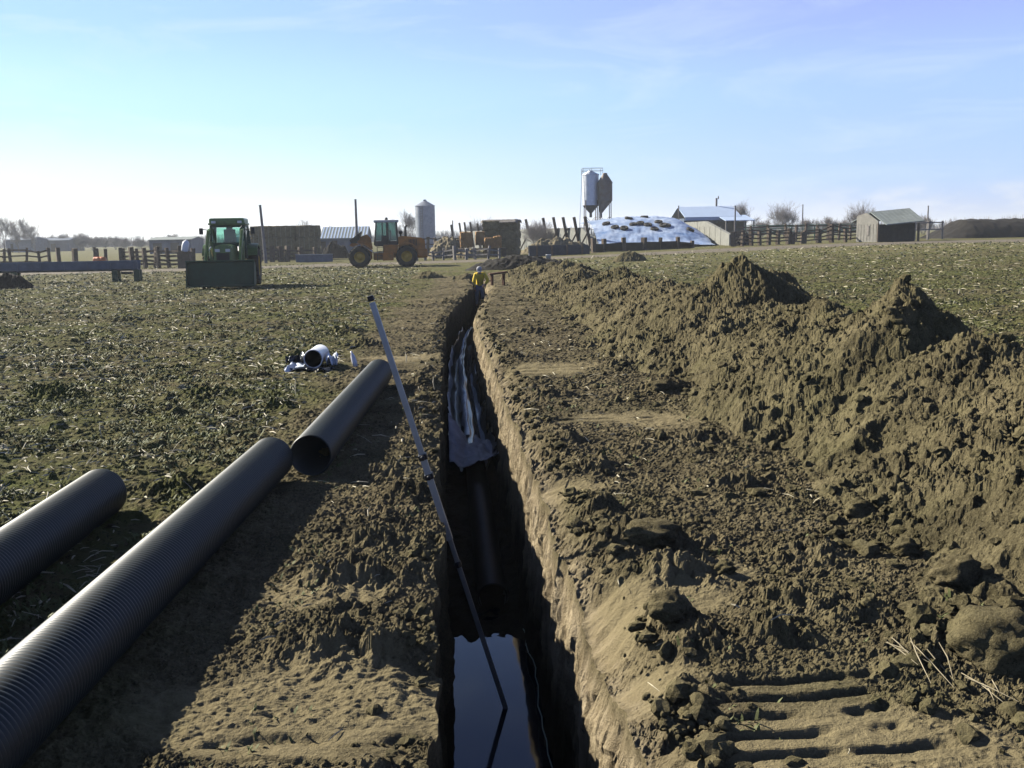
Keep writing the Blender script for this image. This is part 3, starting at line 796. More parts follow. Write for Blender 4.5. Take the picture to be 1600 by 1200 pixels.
def make_stub():
    p = gp(490, 579)
    z0 = float(surf_z(np.array([p.x]), np.array([p.y]))[0])
    t = root('pipe_stub', (p.x, p.y, z0), R(-2), 'short white pipe stub wrapped in torn plastic on the stubble', 'pipe offcut')
    r = 0.125
    mb = MB(); mb.lathe([(r, 0), (r + 0.004, 0.02), (r, 0.05), (r, 0.62), (r - 0.01, 0.62), (r - 0.012, 0.006), (r - 0.005, 0), (r, 0)], (0, 0, r + 0.03), 40, 'y'); mb.build('pipe_wall', M['whitepipe'], t)
    mb = MB(); mb.lathe([(r - 0.014, 0.012), (r - 0.014, 0.60), (0.0, 0.60)], (0, 0, r + 0.03), 40, 'y'); mb.build('pipe_bore', M['pipe_in'], t)
    rng = np.random.RandomState(5)
    for (cx, cy, w, l, hh, m, sd_) in ((-0.26, 0.05, 0.20, 0.6, 0.07, M['whitefilm'], 1), (0.21, 0.25, 0.12, 0.5, 0.15, M['whitefilm'], 2), (0.02, -0.18, 0.5, 0.25, 0.05, M['sheet'], 3), (-0.30, 0.42, 0.26, 0.3, 0.15, M['sheet'], 4)):
        a = np.linspace(-.5, .5, 22)[:, None]; b = np.linspace(-.5, .5, 22)[None, :]
        X = cx + w * (b + 0.18 * noise(a * 3, b * 3, 800 + sd_)); Y = cy + l * (a + 0.15 * noise(a * 3 + 7, b * 3, 810 + sd_)); 
        Z = 0.02 + hh * np.clip(0.55 + noise(a * 3.3 + sd_, b * 3.3, 820 + sd_) * 0.9, 0, 1.3)
        mesh_np('torn_plastic', np.stack([X, Y, Z], -1).reshape(-1, 3), grid_faces(22, 22), m, t)
    # dug-up lumps around it are part of the loose clods
make_stub()
def make_scrap():
    p = gp(556, 575); z0 = float(surf_z(np.array([p.x]), np.array([p.y]))[0])
    mb = MB(); mb.lathe([(0.0, 0), (0.03, 0), (0.036, 0.06), (0.03, 0.15), (0.014, 0.19), (0.014, 0.22), (0.0, 0.22)], (0, 0, 0), 16)
    o = mb.build('plastic_bottle', M['whitepipe']); o.location = (p.x, p.y, z0 + 0.01); o.rotation_euler = (R(-14), R(-16), 0)
    setp(o, 'small white bottle poking up behind the pipe beside the survey rod', 'bottle')
make_scrap()

# ------------------------------------------------------------------ big single clods
def big_clod(px, py, s, label, seed, sub=4, sq=(1, .9, .8)):
    bm = _bm.new(); _bm.ops.create_icosphere(bm, subdivisions=sub, radius=1)
    bm.verts.ensure_lookup_table()
    v = np.array([p.co[:] for p in bm.verts]); f = np.array([[q.index for q in p.verts] for p in bm.faces]); bm.free()
    r = 1 + 0.38 * fbm(v[:, 0] * 1.1 + seed, v[:, 1] * 1.1 + v[:, 2] * 1.3, 900 + seed, 4) + 0.14 * fbm(v[:, 0] * 3.5 + v[:, 2] * 3, v[:, 1] * 3.5 + seed + v[:, 2] * 2, 930 + seed, 4)
    v = v * r[:, None] * s * np.array(sq)
    p = gp(px, py); 
    for _ in range(4):
        z = float(surf_z(np.array([p.x]), np.array([p.y]))[0]); p = gp(px, py, z)
    o = mesh_np('clod', v, f, M['heap'], smooth=True, attrs={'field': np.zeros(len(v)), 'wall': np.zeros(len(v))})
    o.location = (p.x, p.y + s * 0.4, z + s * 0.42 * sq[2])
    return setp(o, label, 'clod', 'big clods of soil on the right')
big_clod(1575, 1040, 0.19, 'biggest shaggy soil clod at the right edge above the broken stalks', 1)
big_clod(1500, 915, 0.115, 'rounded soil clod behind the biggest clod with a dark hollow beside it', 2)
big_clod(1420, 868, 0.075, 'pale smooth-faced soil clod at the foot of the heap', 3)
big_clod(1345, 805, 0.085, 'soil clod farther up from the pale smooth-faced one, at the toe of the heap', 4)
big_clod(1222, 668, 0.11, 'dark hollow-sided clod halfway up the near slope of the heap', 5)
big_clod(1040, 612, 0.13, 'broad dark soil clod at the foot of the heap above the cleat marks', 6, sq=(1.5, .9, .7))
big_clod(1135, 895, 0.05, 'small lone soil clod out on the trampled strip', 7)
big_clod(1020, 845, 0.12, 'lumpy soil clod on the crumbling right lip of the trench', 8, sq=(1.3, 1, .6))
big_clod(1045, 965, 0.085, 'pointed soil clod nearest the right lip of the trench', 9)

# broken stalks at the lower right
M['drystalk'] = mat('dry_stalk', (0.34, 0.29, 0.19), 0.8, var=0.5, scale=6)
def make_stalks():
    rng = np.random.RandomState(77)
    specs = [((1385, 1020), (1455, 1050), 'pair of pale broken stalks lying towards the biggest clod'), ((1535, 1075), (1598, 1108), 'bundle of white split stalks at the right edge'), ((1440, 1030), (1478, 1075), 'thin bent stalk in the pale litter by the right edge')]
    for (a, b, lab) in specs:
        pa, pb = gp(*a), gp(*b); mb = MB()
        for k in range(4):
            o1 = Vector(rng.normal(0, 0.035, 3)); o2 = Vector(rng.normal(0, 0.045, 3)) + (pa - pb) * rng.uniform(0, .45)
            za = float(surf_z(np.array([pa.x]), np.array([pa.y]))[0]) + 0.012 + 0.008 * k; zb = float(surf_z(np.array([pb.x]), np.array([pb.y]))[0]) + 0.012 + 0.008 * k
            A = Vector((pa.x + o1.x, pa.y + o1.y, za)); B = Vector((pb.x + o2.x, pb.y + o2.y, zb)); m_ = (A + B) / 2 + Vector((0, 0, 0.012))
            mb.tube([A, m_ + Vector(rng.normal(0, .008, 3)), B], [0.0018, 0.0028, 0.001], 5)
        o = mb.build('broken_stalks', M['drystalk']); setp(o, lab, 'stalks', 'broken pale stalks at the lower right')
make_stalks()
# ------------------------------------------------------------------ machines
M['green'] = mat('tractor_green', (0.085, 0.170, 0.036), 0.38, var=0.35, scale=4, spec=0.5, col2=(0.05, 0.075, 0.03))
M['greend'] = mat('dark_green_steel', (0.018, 0.055, 0.032), 0.55, var=0.4, scale=3)
M['orange'] = mat('loader_orange', (0.42, 0.150, 0.018), 0.5, var=0.4, scale=1.8, spec=0.35, col2=(0.22, 0.095, 0.022))
M['yellow'] = mat('rim_yellow', (0.50, 0.30, 0.03), 0.5, var=0.35)
M['rubber'] = mat('tyre_rubber', (0.022, 0.021, 0.020), 0.85, var=0.4, scale=8, col2=(0.045, 0.038, 0.028))
M['darksteel'] = mat('dark_steel', (0.035, 0.034, 0.033), 0.6, 0.3, var=0.4)
M['chrome'] = mat('bright_steel', (0.6, 0.6, 0.62), 0.25, 0.9, var=0.1)
M['seat'] = mat('seat_black', (0.02, 0.02, 0.022), 0.7)
M['lamp'] = mat('lamp_glass', (0.55, 0.58, 0.55), 0.15, spec=0.8, var=0.1)
def glass_mat(name, tint):
    m = bpy.data.materials.new(name); m.use_nodes = True
    N = m.node_tree.nodes; L = m.node_tree.links
    tr = N.new('ShaderNodeBsdfTransparent'); tr.inputs['Color'].default_value = (*tint, 1)
    gl = N.new('ShaderNodeBsdfGlossy'); gl.inputs['Roughness'].default_value = 0.03; gl.inputs['Color'].default_value = (0.9, 0.95, 0.95, 1)
    fr = N.new('ShaderNodeFresnel'); fr.inputs['IOR'].default_value = 1.5
    mx = N.new('ShaderNodeMixShader'); L.new(fr.outputs[0], mx.inputs[0]); L.new(tr.outputs[0], mx.inputs[1]); L.new(gl.outputs[0], mx.inputs[2])
    L.new(mx.outputs[0], N['Material Output'].inputs['Surface']); return m
M['glass'] = glass_mat('cab_glass', (0.68, 0.86, 0.80)); M['dglass'] = glass_mat('dark_cab_glass', (0.42, 0.56, 0.53))

def wheel(parent, c, r, w, rim_mat, axis, lugs=20, rimr=0.55, dish=1):
    """tyre with lugs, rim as its sub-part; axis 'x' or 'y' is the axle"""
    mb = MB(); hw = w / 2
    prof = [(r * rimr, -hw * 0.85), (r * 0.72, -hw), (r * 0.88, -hw * 0.97), (r * 0.945, -hw * 0.8), (r * 0.96, 0), (r * 0.945, hw * 0.8), (r * 0.88, hw * 0.97), (r * 0.72, hw), (r * rimr, hw * 0.85)]
    mb.lathe(prof, (0, 0, 0), 40, axis)
    for k in range(lugs):
        for sd_ in (-1, 1):
            a = 2 * PI * (k + (0.5 if sd_ > 0 else 0)) / lugs
            rot = Matrix.Rotation(a, 4, 'X' if axis == 'x' else 'Y')
            cc = (sd_ * hw * 0.48, 0, r * 0.965) if axis == 'x' else (0, sd_ * hw * 0.48, r * 0.965)
            dd = (hw * 1.02, r * 0.09, r * 0.075) if axis == 'x' else (r * 0.09, hw * 1.02, r * 0.075)
            sk = Matrix.Translation(cc) @ Matrix.Rotation(R(28) * sd_ * (1 if axis == 'x' else -1), 4, 'Z')
            mb.box((0, 0, 0), dd, rot @ sk)
    t = mb.build('tyre', M['rubber'], parent, c)
    m2 = MB()
    for s in (-1, 1):
        m2.lathe([(r * rimr, s * hw * 0.85), (r * rimr * 0.92, s * hw * 0.8), (r * rimr * 0.86, s * hw * 0.45), (r * rimr * 0.45, s * hw * 0.40), (r * rimr * 0.38, s * hw * 0.62), (r * 0.02, s * hw * 0.64)], (0, 0, 0), 28, axis)
    for s in (-1, 1):
        for k in range(8):
            a = 2 * PI * k / 8; q = r * rimr * 0.62
            cc = (s * hw * 0.46, q * math.cos(a), q * math.sin(a)) if axis == 'x' else (q * math.cos(a), s * hw * 0.46, q * math.sin(a))
            m2.lathe([(0.02, -0.02), (0.02, 0.02), (0.001, 0.021)], cc, 6, axis)
    m2.build('rim', rim_mat, t)
    return t

def make_tractor():
    p = at(346, 447, 40.0); z0 = bz(p.x, p.y)
    t = root('tractor', (p.x, p.y + 1.6, z0 + 0.02), R(5), 'green farm tractor with a glass cab and a wide front bucket facing us', 'tractor')
    # wheels (front is -Y)
    wheel(t, (-0.90, 1.25, 0.80), 0.80, 0.46, M['yellow'], 'x', 22)
    wheel(t, (0.90, 1.25, 0.80), 0.80, 0.46, M['yellow'], 'x', 22)
    wheel(t, (-0.80, -1.05, 0.52), 0.52, 0.34, M['yellow'], 'x', 18)
    wheel(t, (0.80, -1.05, 0.52), 0.52, 0.34, M['yellow'], 'x', 18)
    mb = MB(); mb.rbox((0, 0.1, 0.75), (0.52, 2.9, 0.5), 0.05); mb.rbox((0, 1.25, 0.80), (1.5, 0.32, 0.34), 0.05); mb.rbox((0, -1.05, 0.52), (1.3, 0.2, 0.2), 0.04); mb.build('chassis', M['greend'], t)
    # hood with rounded top
    mb = MB(); prof = [(-0.37, 1.0), (-0.37, 1.5), (-0.30, 1.66), (-0.14, 1.72), (0.14, 1.72), (0.30, 1.66), (0.37, 1.5), (0.37, 1.0)]
    mb.prism(prof, -1.55, 0.1, 'y'); 
    mb.prism([(a * 0.93, 1.0 + (b - 1.0) * 0.94) for a, b in prof], -1.68, -1.551, 'y')
    h = mb.build('hood', M['green'], t)
    mb = MB(); mb.box((0, -1.69, 1.22), (0.5, 0.02, 0.34))
    for k in range(7): mb.box((0, -1.703, 1.08 + k * 0.046), (0.5, 0.012, 0.018))
    mb.build('grille', M['blackp'], h)
    for s in (-1, 1):
        mb = MB(); mb.rbox((s * 0.2, -1.69, 1.49), (0.19, 0.04, 0.12), 0.02); mb.build('headlight', M['lamp'], h)
    # cab
    mb = MB()
    for sx in (-1, 1):
        mb.tube([(sx * 0.72, 0.12, 1.15), (sx * 0.66, 0.22, 2.5)], 0.055, 6); mb.tube([(sx * 0.74, 1.62, 1.3), (sx * 0.66, 1.5, 2.5)], 0.06, 6)
        mb.box((sx * 0.70, 0.9, 1.32), (0.06, 1.5, 0.34)); mb.box((sx * 0.66, 0.86, 2.46), (0.07, 1.3, 0.08))
        mb.tube([(sx * 0.72, 0.95, 1.3), (sx * 0.66, 0.95, 2.5)], 0.03, 6)
    mb.box((0, 0.17, 1.48), (1.4, 0.06, 0.62)); mb.box((0, 0.22, 2.46), (1.26, 0.08, 0.10)); mb.box((0, 1.5, 2.46), (1.26, 0.07, 0.08)); mb.box((0, 1.6, 1.45), (1.4, 0.06, 0.4))
    mb.box((0, 0.9, 1.12), (1.3, 1.5, 0.06))
    mb.build('cab_frame', M['greend'], t)
    mb = MB(); mb.box((0, 0.19, 2.10), (1.24, 0.012, 0.64)); mb.build('windshield', M['glass'], t)
    mb = MB(); mb.box((0, 1.54, 2.02), (1.22, 0.012, 0.76)); mb.build('rear_window', M['glass'], t)
    for s in (-1, 1):
        mb = MB(); mb.box((s * 0.685, 0.86, 1.96), (0.012, 1.2, 0.92)); mb.build('side_window', M['glass'], t)
    mb = MB(); mb.rbox((0, 0.84, 2.66), (1.42, 1.62, 0.26), 0.09); mb.rbox((0, 0.84, 2.55), (1.50, 1.68, 0.08), 0.035); rf = mb.build('roof', M['green'], t)
    for s in (-0.52, 0.52):
        mb = MB(); mb.rbox((s, 0.0, 2.62), (0.18, 0.05, 0.1), 0.02); mb.build('work_lamp', M['lamp'], rf)
    mb = MB(); mb.rbox((-0.05, 1.05, 1.55), (0.5, 0.5, 0.16), 0.05); mb.rbox((-0.05, 1.28, 1.98), (0.48, 0.14, 0.72), 0.05); mb.rbox((-0.05, 1.3, 2.36), (0.26, 0.1, 0.18), 0.04); mb.build('seat', M['seat'], t)
    mb = MB(); mb.lathe([(0.19, -0.015), (0.205, 0), (0.19, 0.015), (0.175, 0), (0.19, -0.015)], (0, 0, 0), 20, 'z', M=Matrix.Translation((-0.05, 0.55, 1.86)) @ Matrix.Rotation(R(35), 4, 'X')); mb.tube([(-0.05, 0.40, 1.5), (-0.05, 0.55, 1.86)], 0.03, 6); mb.build('steering_wheel', M['blackp'], t)
    for s in (-1, 1):
        mb = MB()
        pr = [(0.35, 1.25)] + [(1.25 - 0.93 * math.cos(a), 0.80 + 0.93 * math.sin(a)) for a in [R(30 + 12 * k) for k in range(11)]]
        inner = [(1.25 - 0.88 * math.cos(a), 0.80 + 0.88 * math.sin(a)) for a in [R(150 - 12 * k) for k in range(11)]]
        mb.prism(pr + inner, s * 0.64, s * 1.12, 'x'); mb.build('fender', M['green'], t)
        mb = MB(); mb.tube([(s * 0.70, 0.2, 2.3), (s * 1.0, 0.05, 2.34)], 0.018, 6); a = mb.build('mirror_arm', M['blackp'], t)
        mb = MB(); mb.rbox((s * 1.03, 0.03, 2.26), (0.16, 0.06, 0.26), 0.02); mb.build('mirror', M['blackp'], a)
        # front loader: mast, boom, cylinder
        mb = MB(); mb.box((s * 0.62, -0.25, 1.35), (0.12, 0.22, 1.0)); mb.box((s * 0.45, -0.25, 0.75), (0.4, 0.2, 0.16)); mb.build('loader_mast', M['green'], t)
        mb = MB()
        boom = [(s * 0.66, -0.2, 2.28), (s * 0.66, -0.62, 2.20), (s * 0.66, -1.55, 1.32), (s * 0.66, -2.15, 0.62)]
        for k in range(3):
            A, B = Vector(boom[k]), Vector(boom[k + 1]); dd = B - A
            mb.rbox((0, 0, 0), (0.11, 0.17, dd.length + 0.06), 0.015, Matrix.Translation((A + B) / 2) @ dd.to_track_quat('Z', 'Y').to_matrix().to_4x4())
        mb.build('loader_arm', M['green'], t)
        mb = MB(); mb.tube([(s * 0.54, -0.3, 1.15), (s * 0.54, -1.0, 1.62)], 0.045, 10); mb.tube([(s * 0.54, -1.0, 1.62), (s * 0.58, -1.35, 1.45)], 0.026, 8); mb.build('hydraulic_cylinder', M['chrome'], t)
    # bucket: curved shell, open end towards us
    mb = MB(); arc = []
    for k in range(10):
        a = R(-80 + 20 * k); arc.append((-2.35 + 0.0 + 0.42 * -math.cos(a) * -1 * 0.9, 0.60 + 0.44 * math.sin(a)))
    shell = [(-2.95, 0.14), (-2.35, 0.13)] + [(-2.28 + 0.28 * math.cos(R(q)), 0.58 + 0.44 * math.sin(R(q))) for q in range(-80, 91, 17)] + [(-2.62, 1.10)]
    inn = [(y + (0.02 if y > -2.9 else 0.0) * -1, z + (0.03 if z < 0.6 else -0.03)) for y, z in shell]
    mb.prism(shell + inn[::-1], -1.28, 1.28, 'x')
    for s in (-1.28, 1.25):
        mb.prism([(-2.95, 0.14), (-2.35, 0.13)] + [(-2.28 + 0.28 * math.cos(R(q)), 0.58 + 0.44 * math.sin(R(q))) for q in range(-80, 91, 17)] + [(-2.62, 1.10), (-2.70, 0.8)], s, s + 0.03, 'x')
    mb.prism([(-2.64, 1.07), (-2.64, 1.13), (-2.58, 1.13), (-2.58, 1.07)], -1.29, 1.29, 'x')
    mb.prism([(-2.99, 0.12), (-2.99, 0.16), (-2.80, 0.17), (-2.80, 0.12)], -1.29, 1.29, 'x')
    # curled back, so that its face stands upright across the front
    b = mb.build('bucket', M['greend'], t)
    mb = MB(); mb.box((0, -2.50, 0.60), (2.50, 0.03, 0.90)); mb.build('bucket_face', M['greend'], b)
    mb = MB(); mb.tube([(0.60, -0.35, 1.7), (0.60, -0.35, 2.35)], 0.05, 10); mb.tube([(0.60, -0.35, 2.35), (0.66, -0.28, 2.45)], 0.04, 10); mb.build('exhaust_pipe', M['darksteel'], t)
make_tractor()

def make_loader():
    p = at(598, 418.5, 70.0)
    t = root('wheel_loader', (p.x, p.y + 1.2, bz(p.x, p.y + 1.2)), R(3), 'orange wheel loader with a dark glass cab and raised bucket, seen from its side', 'wheel loader')
    for x in (-1.64, 1.64):
        for y in (-1.0, 1.0):
            wheel(t, (x, y, 0.74), 0.76, 0.55, M['yellow'], 'y', 18, 0.5)
    mb = MB(); mb.rbox((-1.35, 0, 0.95), (1.15, 1.2, 0.8), 0.06); mb.rbox((-1.2, 0, 1.5), (0.7, 0.95, 0.6), 0.06); mb.rbox((-1.64, 0, 0.74), (0.3, 1.6, 0.3), 0.05)
    mb.prism([(-1.45, 1.3), (-0.72, 1.3), (-0.85, 2.05), (-1.12, 2.32), (-1.35, 2.2)], -0.46, -0.30, 'y'); mb.prism([(-1.45, 1.3), (-0.72, 1.3), (-0.85, 2.05), (-1.12, 2.32), (-1.35, 2.2)], 0.30, 0.46, 'y')
    mb.build('front_frame', M['orange'], t)
    mb = MB(); mb.rbox((1.35, 0, 0.9), (2.6, 1.1, 0.5), 0.06); mb.rbox((0.55, 0, 1.25), (1.05, 2.2, 0.62), 0.08); mb.rbox((0.35, -1.0, 0.75), (0.75, 0.5, 0.55), 0.05); mb.rbox((0.35, 1.0, 0.75), (0.75, 0.5, 0.55), 0.05)
    mb.rbox((-0.3, 0, 0.75), (0.8, 0.5, 0.5), 0.05); mb.rbox((1.64, 0, 0.74), (0.3, 1.6, 0.3), 0.05); mb.build('rear_frame', M['orange'], t)
    mb = MB(); mb.prism([(1.1, 1.05), (1.1, 2.10), (1.4, 2.16), (2.72, 2.02), (2.95, 1.85), (3.0, 1.2), (2.85, 0.85), (2.4, 1.0)], -0.82, 0.82, 'y'); h = mb.build('engine_hood', M['orange'], t)
    mb = MB()
    for y in (-0.835, 0.835):
        mb = MB()
        for k in range(6): mb.box((1.85 + k * 0.1, y, 1.72), (0.05, 0.025, 0.4))
        mb.box((2.1, y, 1.5), (0.6, 0.02, 0.03)); mb.build('hood_vent', M['darksteel'], h)
    mb = MB(); mb.rbox((2.75, 0, 0.92), (0.75, 2.2, 0.62), 0.10); mb.build('counterweight', M['orange'], t)
    for y in (-1.0, 1.0):
        mb = MB(); pr = [(1.64 - 0.98 * math.cos(R(20 + 14 * k)), 0.74 + 0.98 * math.sin(R(20 + 14 * k))) for k in range(11)]; ii = [(1.64 - 0.90 * math.cos(R(160 - 14 * k)), 0.74 + 0.90 * math.sin(R(160 - 14 * k))) for k in range(11)]
        mb.prism(pr + ii, y - 0.3, y + 0.3, 'y'); mb.build('fender', M['orange'], t)
        mb = MB(); pr = [(-1.64 - 0.95 * math.cos(R(75 + 12 * k)), 0.74 + 0.95 * math.sin(R(75 + 12 * k))) for k in range(7)]; ii = [(-1.64 - 0.90 * math.cos(R(147 - 12 * k)), 0.74 + 0.90 * math.sin(R(147 - 12 * k))) for k in range(7)]
        mb.prism(pr + ii, y - 0.28, y + 0.28, 'y'); mb.build('fender', M['orange'], t)
    # cab
    mb = MB()
    for y in (-0.72, 0.72):
        mb.tube([(-0.58, y, 1.55), (-0.42, y, 3.12)], 0.05, 6); mb.tube([(0.35, y, 1.5), (0.35, y, 3.12)], 0.09, 6); mb.tube([(1.05, y, 1.6), (0.98, y, 3.12)], 0.07, 6); mb.tube([(-0.02, y, 1.5), (0.0, y, 3.12)], 0.035, 6)
        mb.box((0.22, y, 1.66), (1.56, 0.05, 0.32)); mb.box((0.16, y, 1.95), (0.5, 0.05, 0.5))
    mb.box((0.22, 0, 1.5), (1.5, 1.44, 0.08)); mb.box((1.02, 0, 1.8), (0.06, 1.4, 0.5)); mb.box((-0.55, 0, 1.66), (0.06, 1.4, 0.25))
    mb.build('cab_frame', M['darksteel'], t)
    mb = MB(); mb.prism([(-0.56, 1.8), (-0.43, 3.1), (-0.42, 3.1), (-0.55, 1.8)], -0.68, 0.68, 'y'); mb.build('windshield', M['dglass'], t)
    for y in (-0.72, 0.72):
        mb = MB(); mb.prism([(-0.5, 1.85), (1.0, 1.85), (0.96, 3.1), (-0.4, 3.1)], y - 0.006, y + 0.006, 'y'); mb.build('side_window', M['dglass'], t)
    mb = MB(); mb.box((1.0, 0, 2.55), (0.012, 1.36, 1.0)); mb.build('rear_window', M['dglass'], t)
    M['offwhite'] = mat('dusty_white', (0.55, 0.53, 0.48), 0.55, var=0.3)
    mb = MB(); mb.rbox((0.28, 0, 3.2), (1.75, 1.62, 0.18), 0.06); r_ = mb.build('roof', M['offwhite'], t)
    mb = MB(); mb.lathe([(0.11, 3.28), (0.11, 3.36), (0.09, 3.46), (0.0, 3.48)], (0.30, -0.3, 0), 12); mb.build('beacon', M['darksteel'], r_)
    mb = MB(); mb.rbox((0.3, 0, 1.85), (0.5, 0.5, 0.14), 0.04); mb.rbox((0.55, 0, 2.25), (0.14, 0.48, 0.7), 0.05); mb.build('seat', M['seat'], t)
    mb = MB(); mb.tube([(1.62, -0.35, 2.05), (1.62, -0.35, 2.75), (1.72, -0.35, 2.92)], [0.09, 0.08, 0.07], 12); mb.build('exhaust_pipe', M['darksteel'], t)
    mb = MB(); mb.lathe([(0.06, 2.05), (0.06, 2.3), (0.13, 2.32), (0.13, 2.48), (0.05, 2.54), (0, 2.54)], (1.28, -0.3, 0), 14); mb.build('air_intake', M['darksteel'], t)
    for y in (-0.38, 0.38):
        mb = MB(); mb.prism([(-1.05, 2.15), (-1.35, 2.25), (-2.15, 1.75), (-2.35, 1.55), (-2.1, 1.45), (-1.7, 1.62), (-1.1, 1.85)], y - 0.07, y + 0.07, 'y'); mb.build('lift_arm', M['orange'], t)
        mb = MB(); mb.tube([(-0.75, y * 1.6, 1.1), (-1.5, y * 1.6, 1.62)], 0.06, 8); mb.tube([(-1.5, y * 1.6, 1.62), (-1.9, y * 1.6, 1.75)], 0.035, 8); mb.build('hydraulic_cylinder', M['chrome'], t)
    mb = MB(); sh = [(-1.45, 2.52), (-1.62, 1.95), (-1.9, 1.70), (-2.15, 1.72), (-2.3, 1.9)]
    ii = [(-2.24, 1.93), (-2.12, 1.78), (-1.92, 1.76), (-1.68, 1.98), (-1.50, 2.52)]
    mb.prism(sh + ii, -1.3, 1.3, 'y')
    for y in (-1.3, 1.26): mb.prism(sh, y, y + 0.04, 'y')
    mb.build('bucket', M['darksteel'], t)
    mb = MB()
    for k in range(4): mb.box((-0.18, -1.05, 0.55 + k * 0.28), (0.45, 0.25, 0.03))
    mb.tube([(-0.4, -1.16, 0.45), (-0.4, -1.16, 1.6)], 0.02, 6); mb.tube([(0.02, -1.16, 0.45), (0.02, -1.16, 1.6)], 0.02, 6); mb.build('ladder', M['darksteel'], t)
make_loader()

# ------------------------------------------------------------------ the man in yellow in the trench
M['skin'] = mat('skin', (0.42, 0.26, 0.18), 0.6, var=0.1)
M['hiviz'] = mat('yellow_jacket', (0.80, 0.56, 0.04), 0.75, var=0.3, scale=6)
M['denim'] = mat('faded_denim', (0.20, 0.26, 0.36), 0.8, var=0.35, scale=8)
M['cap'] = mat('grey_cap', (0.36, 0.36, 0.38), 0.8)
M['boot'] = mat('muddy_boot', (0.07, 0.05, 0.035), 0.85)
def skin_obj(name, verts, edges, radii, rootv, material, parent, sub=2):
    me = bpy.data.meshes.new(name); me.from_pydata(verts, edges, []); me.update()
    me.materials.append(material)
    o = bpy.data.objects.new(name, me); COL.objects.link(o); o.parent = parent
    md = o.modifiers.new('skin', 'SKIN'); md.use_smooth_shade = True
    if not me.skin_vertices: me.attributes  # layer is made by the modifier
    lay = me.skin_vertices[0].data if len(me.skin_vertices) else None
    if lay is None:
        bm = _bm.new(); bm.from_mesh(me); bm.verts.layers.skin.verify(); bm.to_mesh(me); bm.free(); lay = me.skin_vertices[0].data
    for i, r in enumerate(radii):
        lay[i].radius = (r, r) if not isinstance(r, tuple) else r
        lay[i].use_root = (i == rootv)
    s = o.modifiers.new('subd', 'SUBSURF'); s.levels = sub; s.render_levels = sub
    return o
def make_worker():
    y0 = 42.0; x0 = X_W = at(749, 440, 42.0).x
    zf = float(-trench_depth(np.array([y0]))[0]) + bz(x0, y0)
    t = root('person', (x0, y0, zf + 0.03), R(0), 'worker in a yellow jacket and grey cap stooping in the far end of the trench', 'person')
    # facing the camera (-Y), stooped; z from the trench floor
    P = {'pel': (0, 0.10, 0.88), 'sp1': (0.01, 0.03, 1.05), 'sp2': (0.03, -0.08, 1.22), 'chest': (0.04, -0.16, 1.33), 'neck': (0.02, -0.27, 1.44), 'head0': (0.0, -0.34, 1.50), 'head1': (-0.01, -0.39, 1.59),
         'shL': (-0.17, -0.18, 1.38), 'elL': (-0.25, -0.22, 1.08), 'wrL': (-0.22, -0.34, 0.84),
         'shR': (0.22, -0.17, 1.39), 'elR': (0.36, -0.20, 1.13), 'wrR': (0.22, -0.42, 0.98),
         'hpL': (-0.10, 0.09, 0.84), 'knL': (-0.13, -0.06, 0.46), 'anL': (-0.13, 0.06, 0.09), 'toL': (-0.14, -0.12, 0.04),
         'hpR': (0.10, 0.09, 0.84), 'knR': (0.14, -0.10, 0.47), 'anR': (0.15, 0.02, 0.09), 'toR': (0.16, -0.16, 0.04)}
    rad = {'pel': .14, 'sp1': .13, 'sp2': .14, 'chest': .145, 'neck': .06, 'head0': .075, 'head1': .095, 'shL': .07, 'shR': .07, 'elL': .045, 'elR': .045, 'wrL': .03, 'wrR': .03, 'hpL': .09, 'hpR': .09, 'knL': .062, 'knR': .062, 'anL': .042, 'anR': .042, 'toL': .035, 'toR': .035}
    E = [('pel', 'sp1'), ('sp1', 'sp2'), ('sp2', 'chest'), ('chest', 'neck'), ('neck', 'head0'), ('head0', 'head1'), ('chest', 'shL'), ('shL', 'elL'), ('elL', 'wrL'), ('chest', 'shR'), ('shR', 'elR'), ('elR', 'wrR'),
         ('pel', 'hpL'), ('hpL', 'knL'), ('knL', 'anL'), ('anL', 'toL'), ('pel', 'hpR'), ('hpR', 'knR'), ('knR', 'anR'), ('anR', 'toR')]
    for s, w in (('L', 'wrL'), ('R', 'wrR')):
        wp = Vector(P[w]); d = (wp - Vector(P['el' + s])).normalized(); side = Vector((1, 0, 0)) if s == 'L' else Vector((-1, 0, 0)); acr = d.cross(side).normalized()
        P['pm' + s] = tuple(wp + d * 0.07); rad['pm' + s] = 0.034; E.append((w, 'pm' + s))
        for k in range(4):
            b = wp + d * 0.10 + acr * (0.022 * (k - 1.5)); ln = (0.065, 0.078, 0.072, 0.055)[k]
            P['f%s%da' % (s, k)] = tuple(b); P['f%s%db' % (s, k)] = tuple(b + d * ln * 0.55 + side * 0.012); P['f%s%dc' % (s, k)] = tuple(b + d * ln * 0.95 + side * 0.035)
            for q, r_ in (('a', .010), ('b', .009), ('c', .008)): rad['f%s%d%s' % (s, k, q)] = r_
            E += [('pm' + s, 'f%s%da' % (s, k)), ('f%s%da' % (s, k), 'f%s%db' % (s, k)), ('f%s%db' % (s, k), 'f%s%dc' % (s, k))]
        P['th' + s] = tuple(wp + d * 0.055 - acr * 0.045 + side * 0.01); P['ti' + s] = tuple(wp + d * 0.10 - acr * 0.06 + side * 0.02)
        rad['th' + s] = .012; rad['ti' + s] = .010; E += [(w, 'th' + s), ('th' + s, 'ti' + s)]
    def make(name, keys, ed, grow, material, rootk, sub=2, scale={}):
        ks = list(keys); ix = {k: i for i, k in enumerate(ks)}
        return skin_obj(name, [P[k] for k in ks], [(ix[a], ix[b]) for a, b in ed if a in ix and b in ix], [rad[k] * scale.get(k, 1) + grow for k in ks], ix[rootk], material, t, sub)
    make('body', P.keys(), E, 0.0, M['skin'], 'pel')
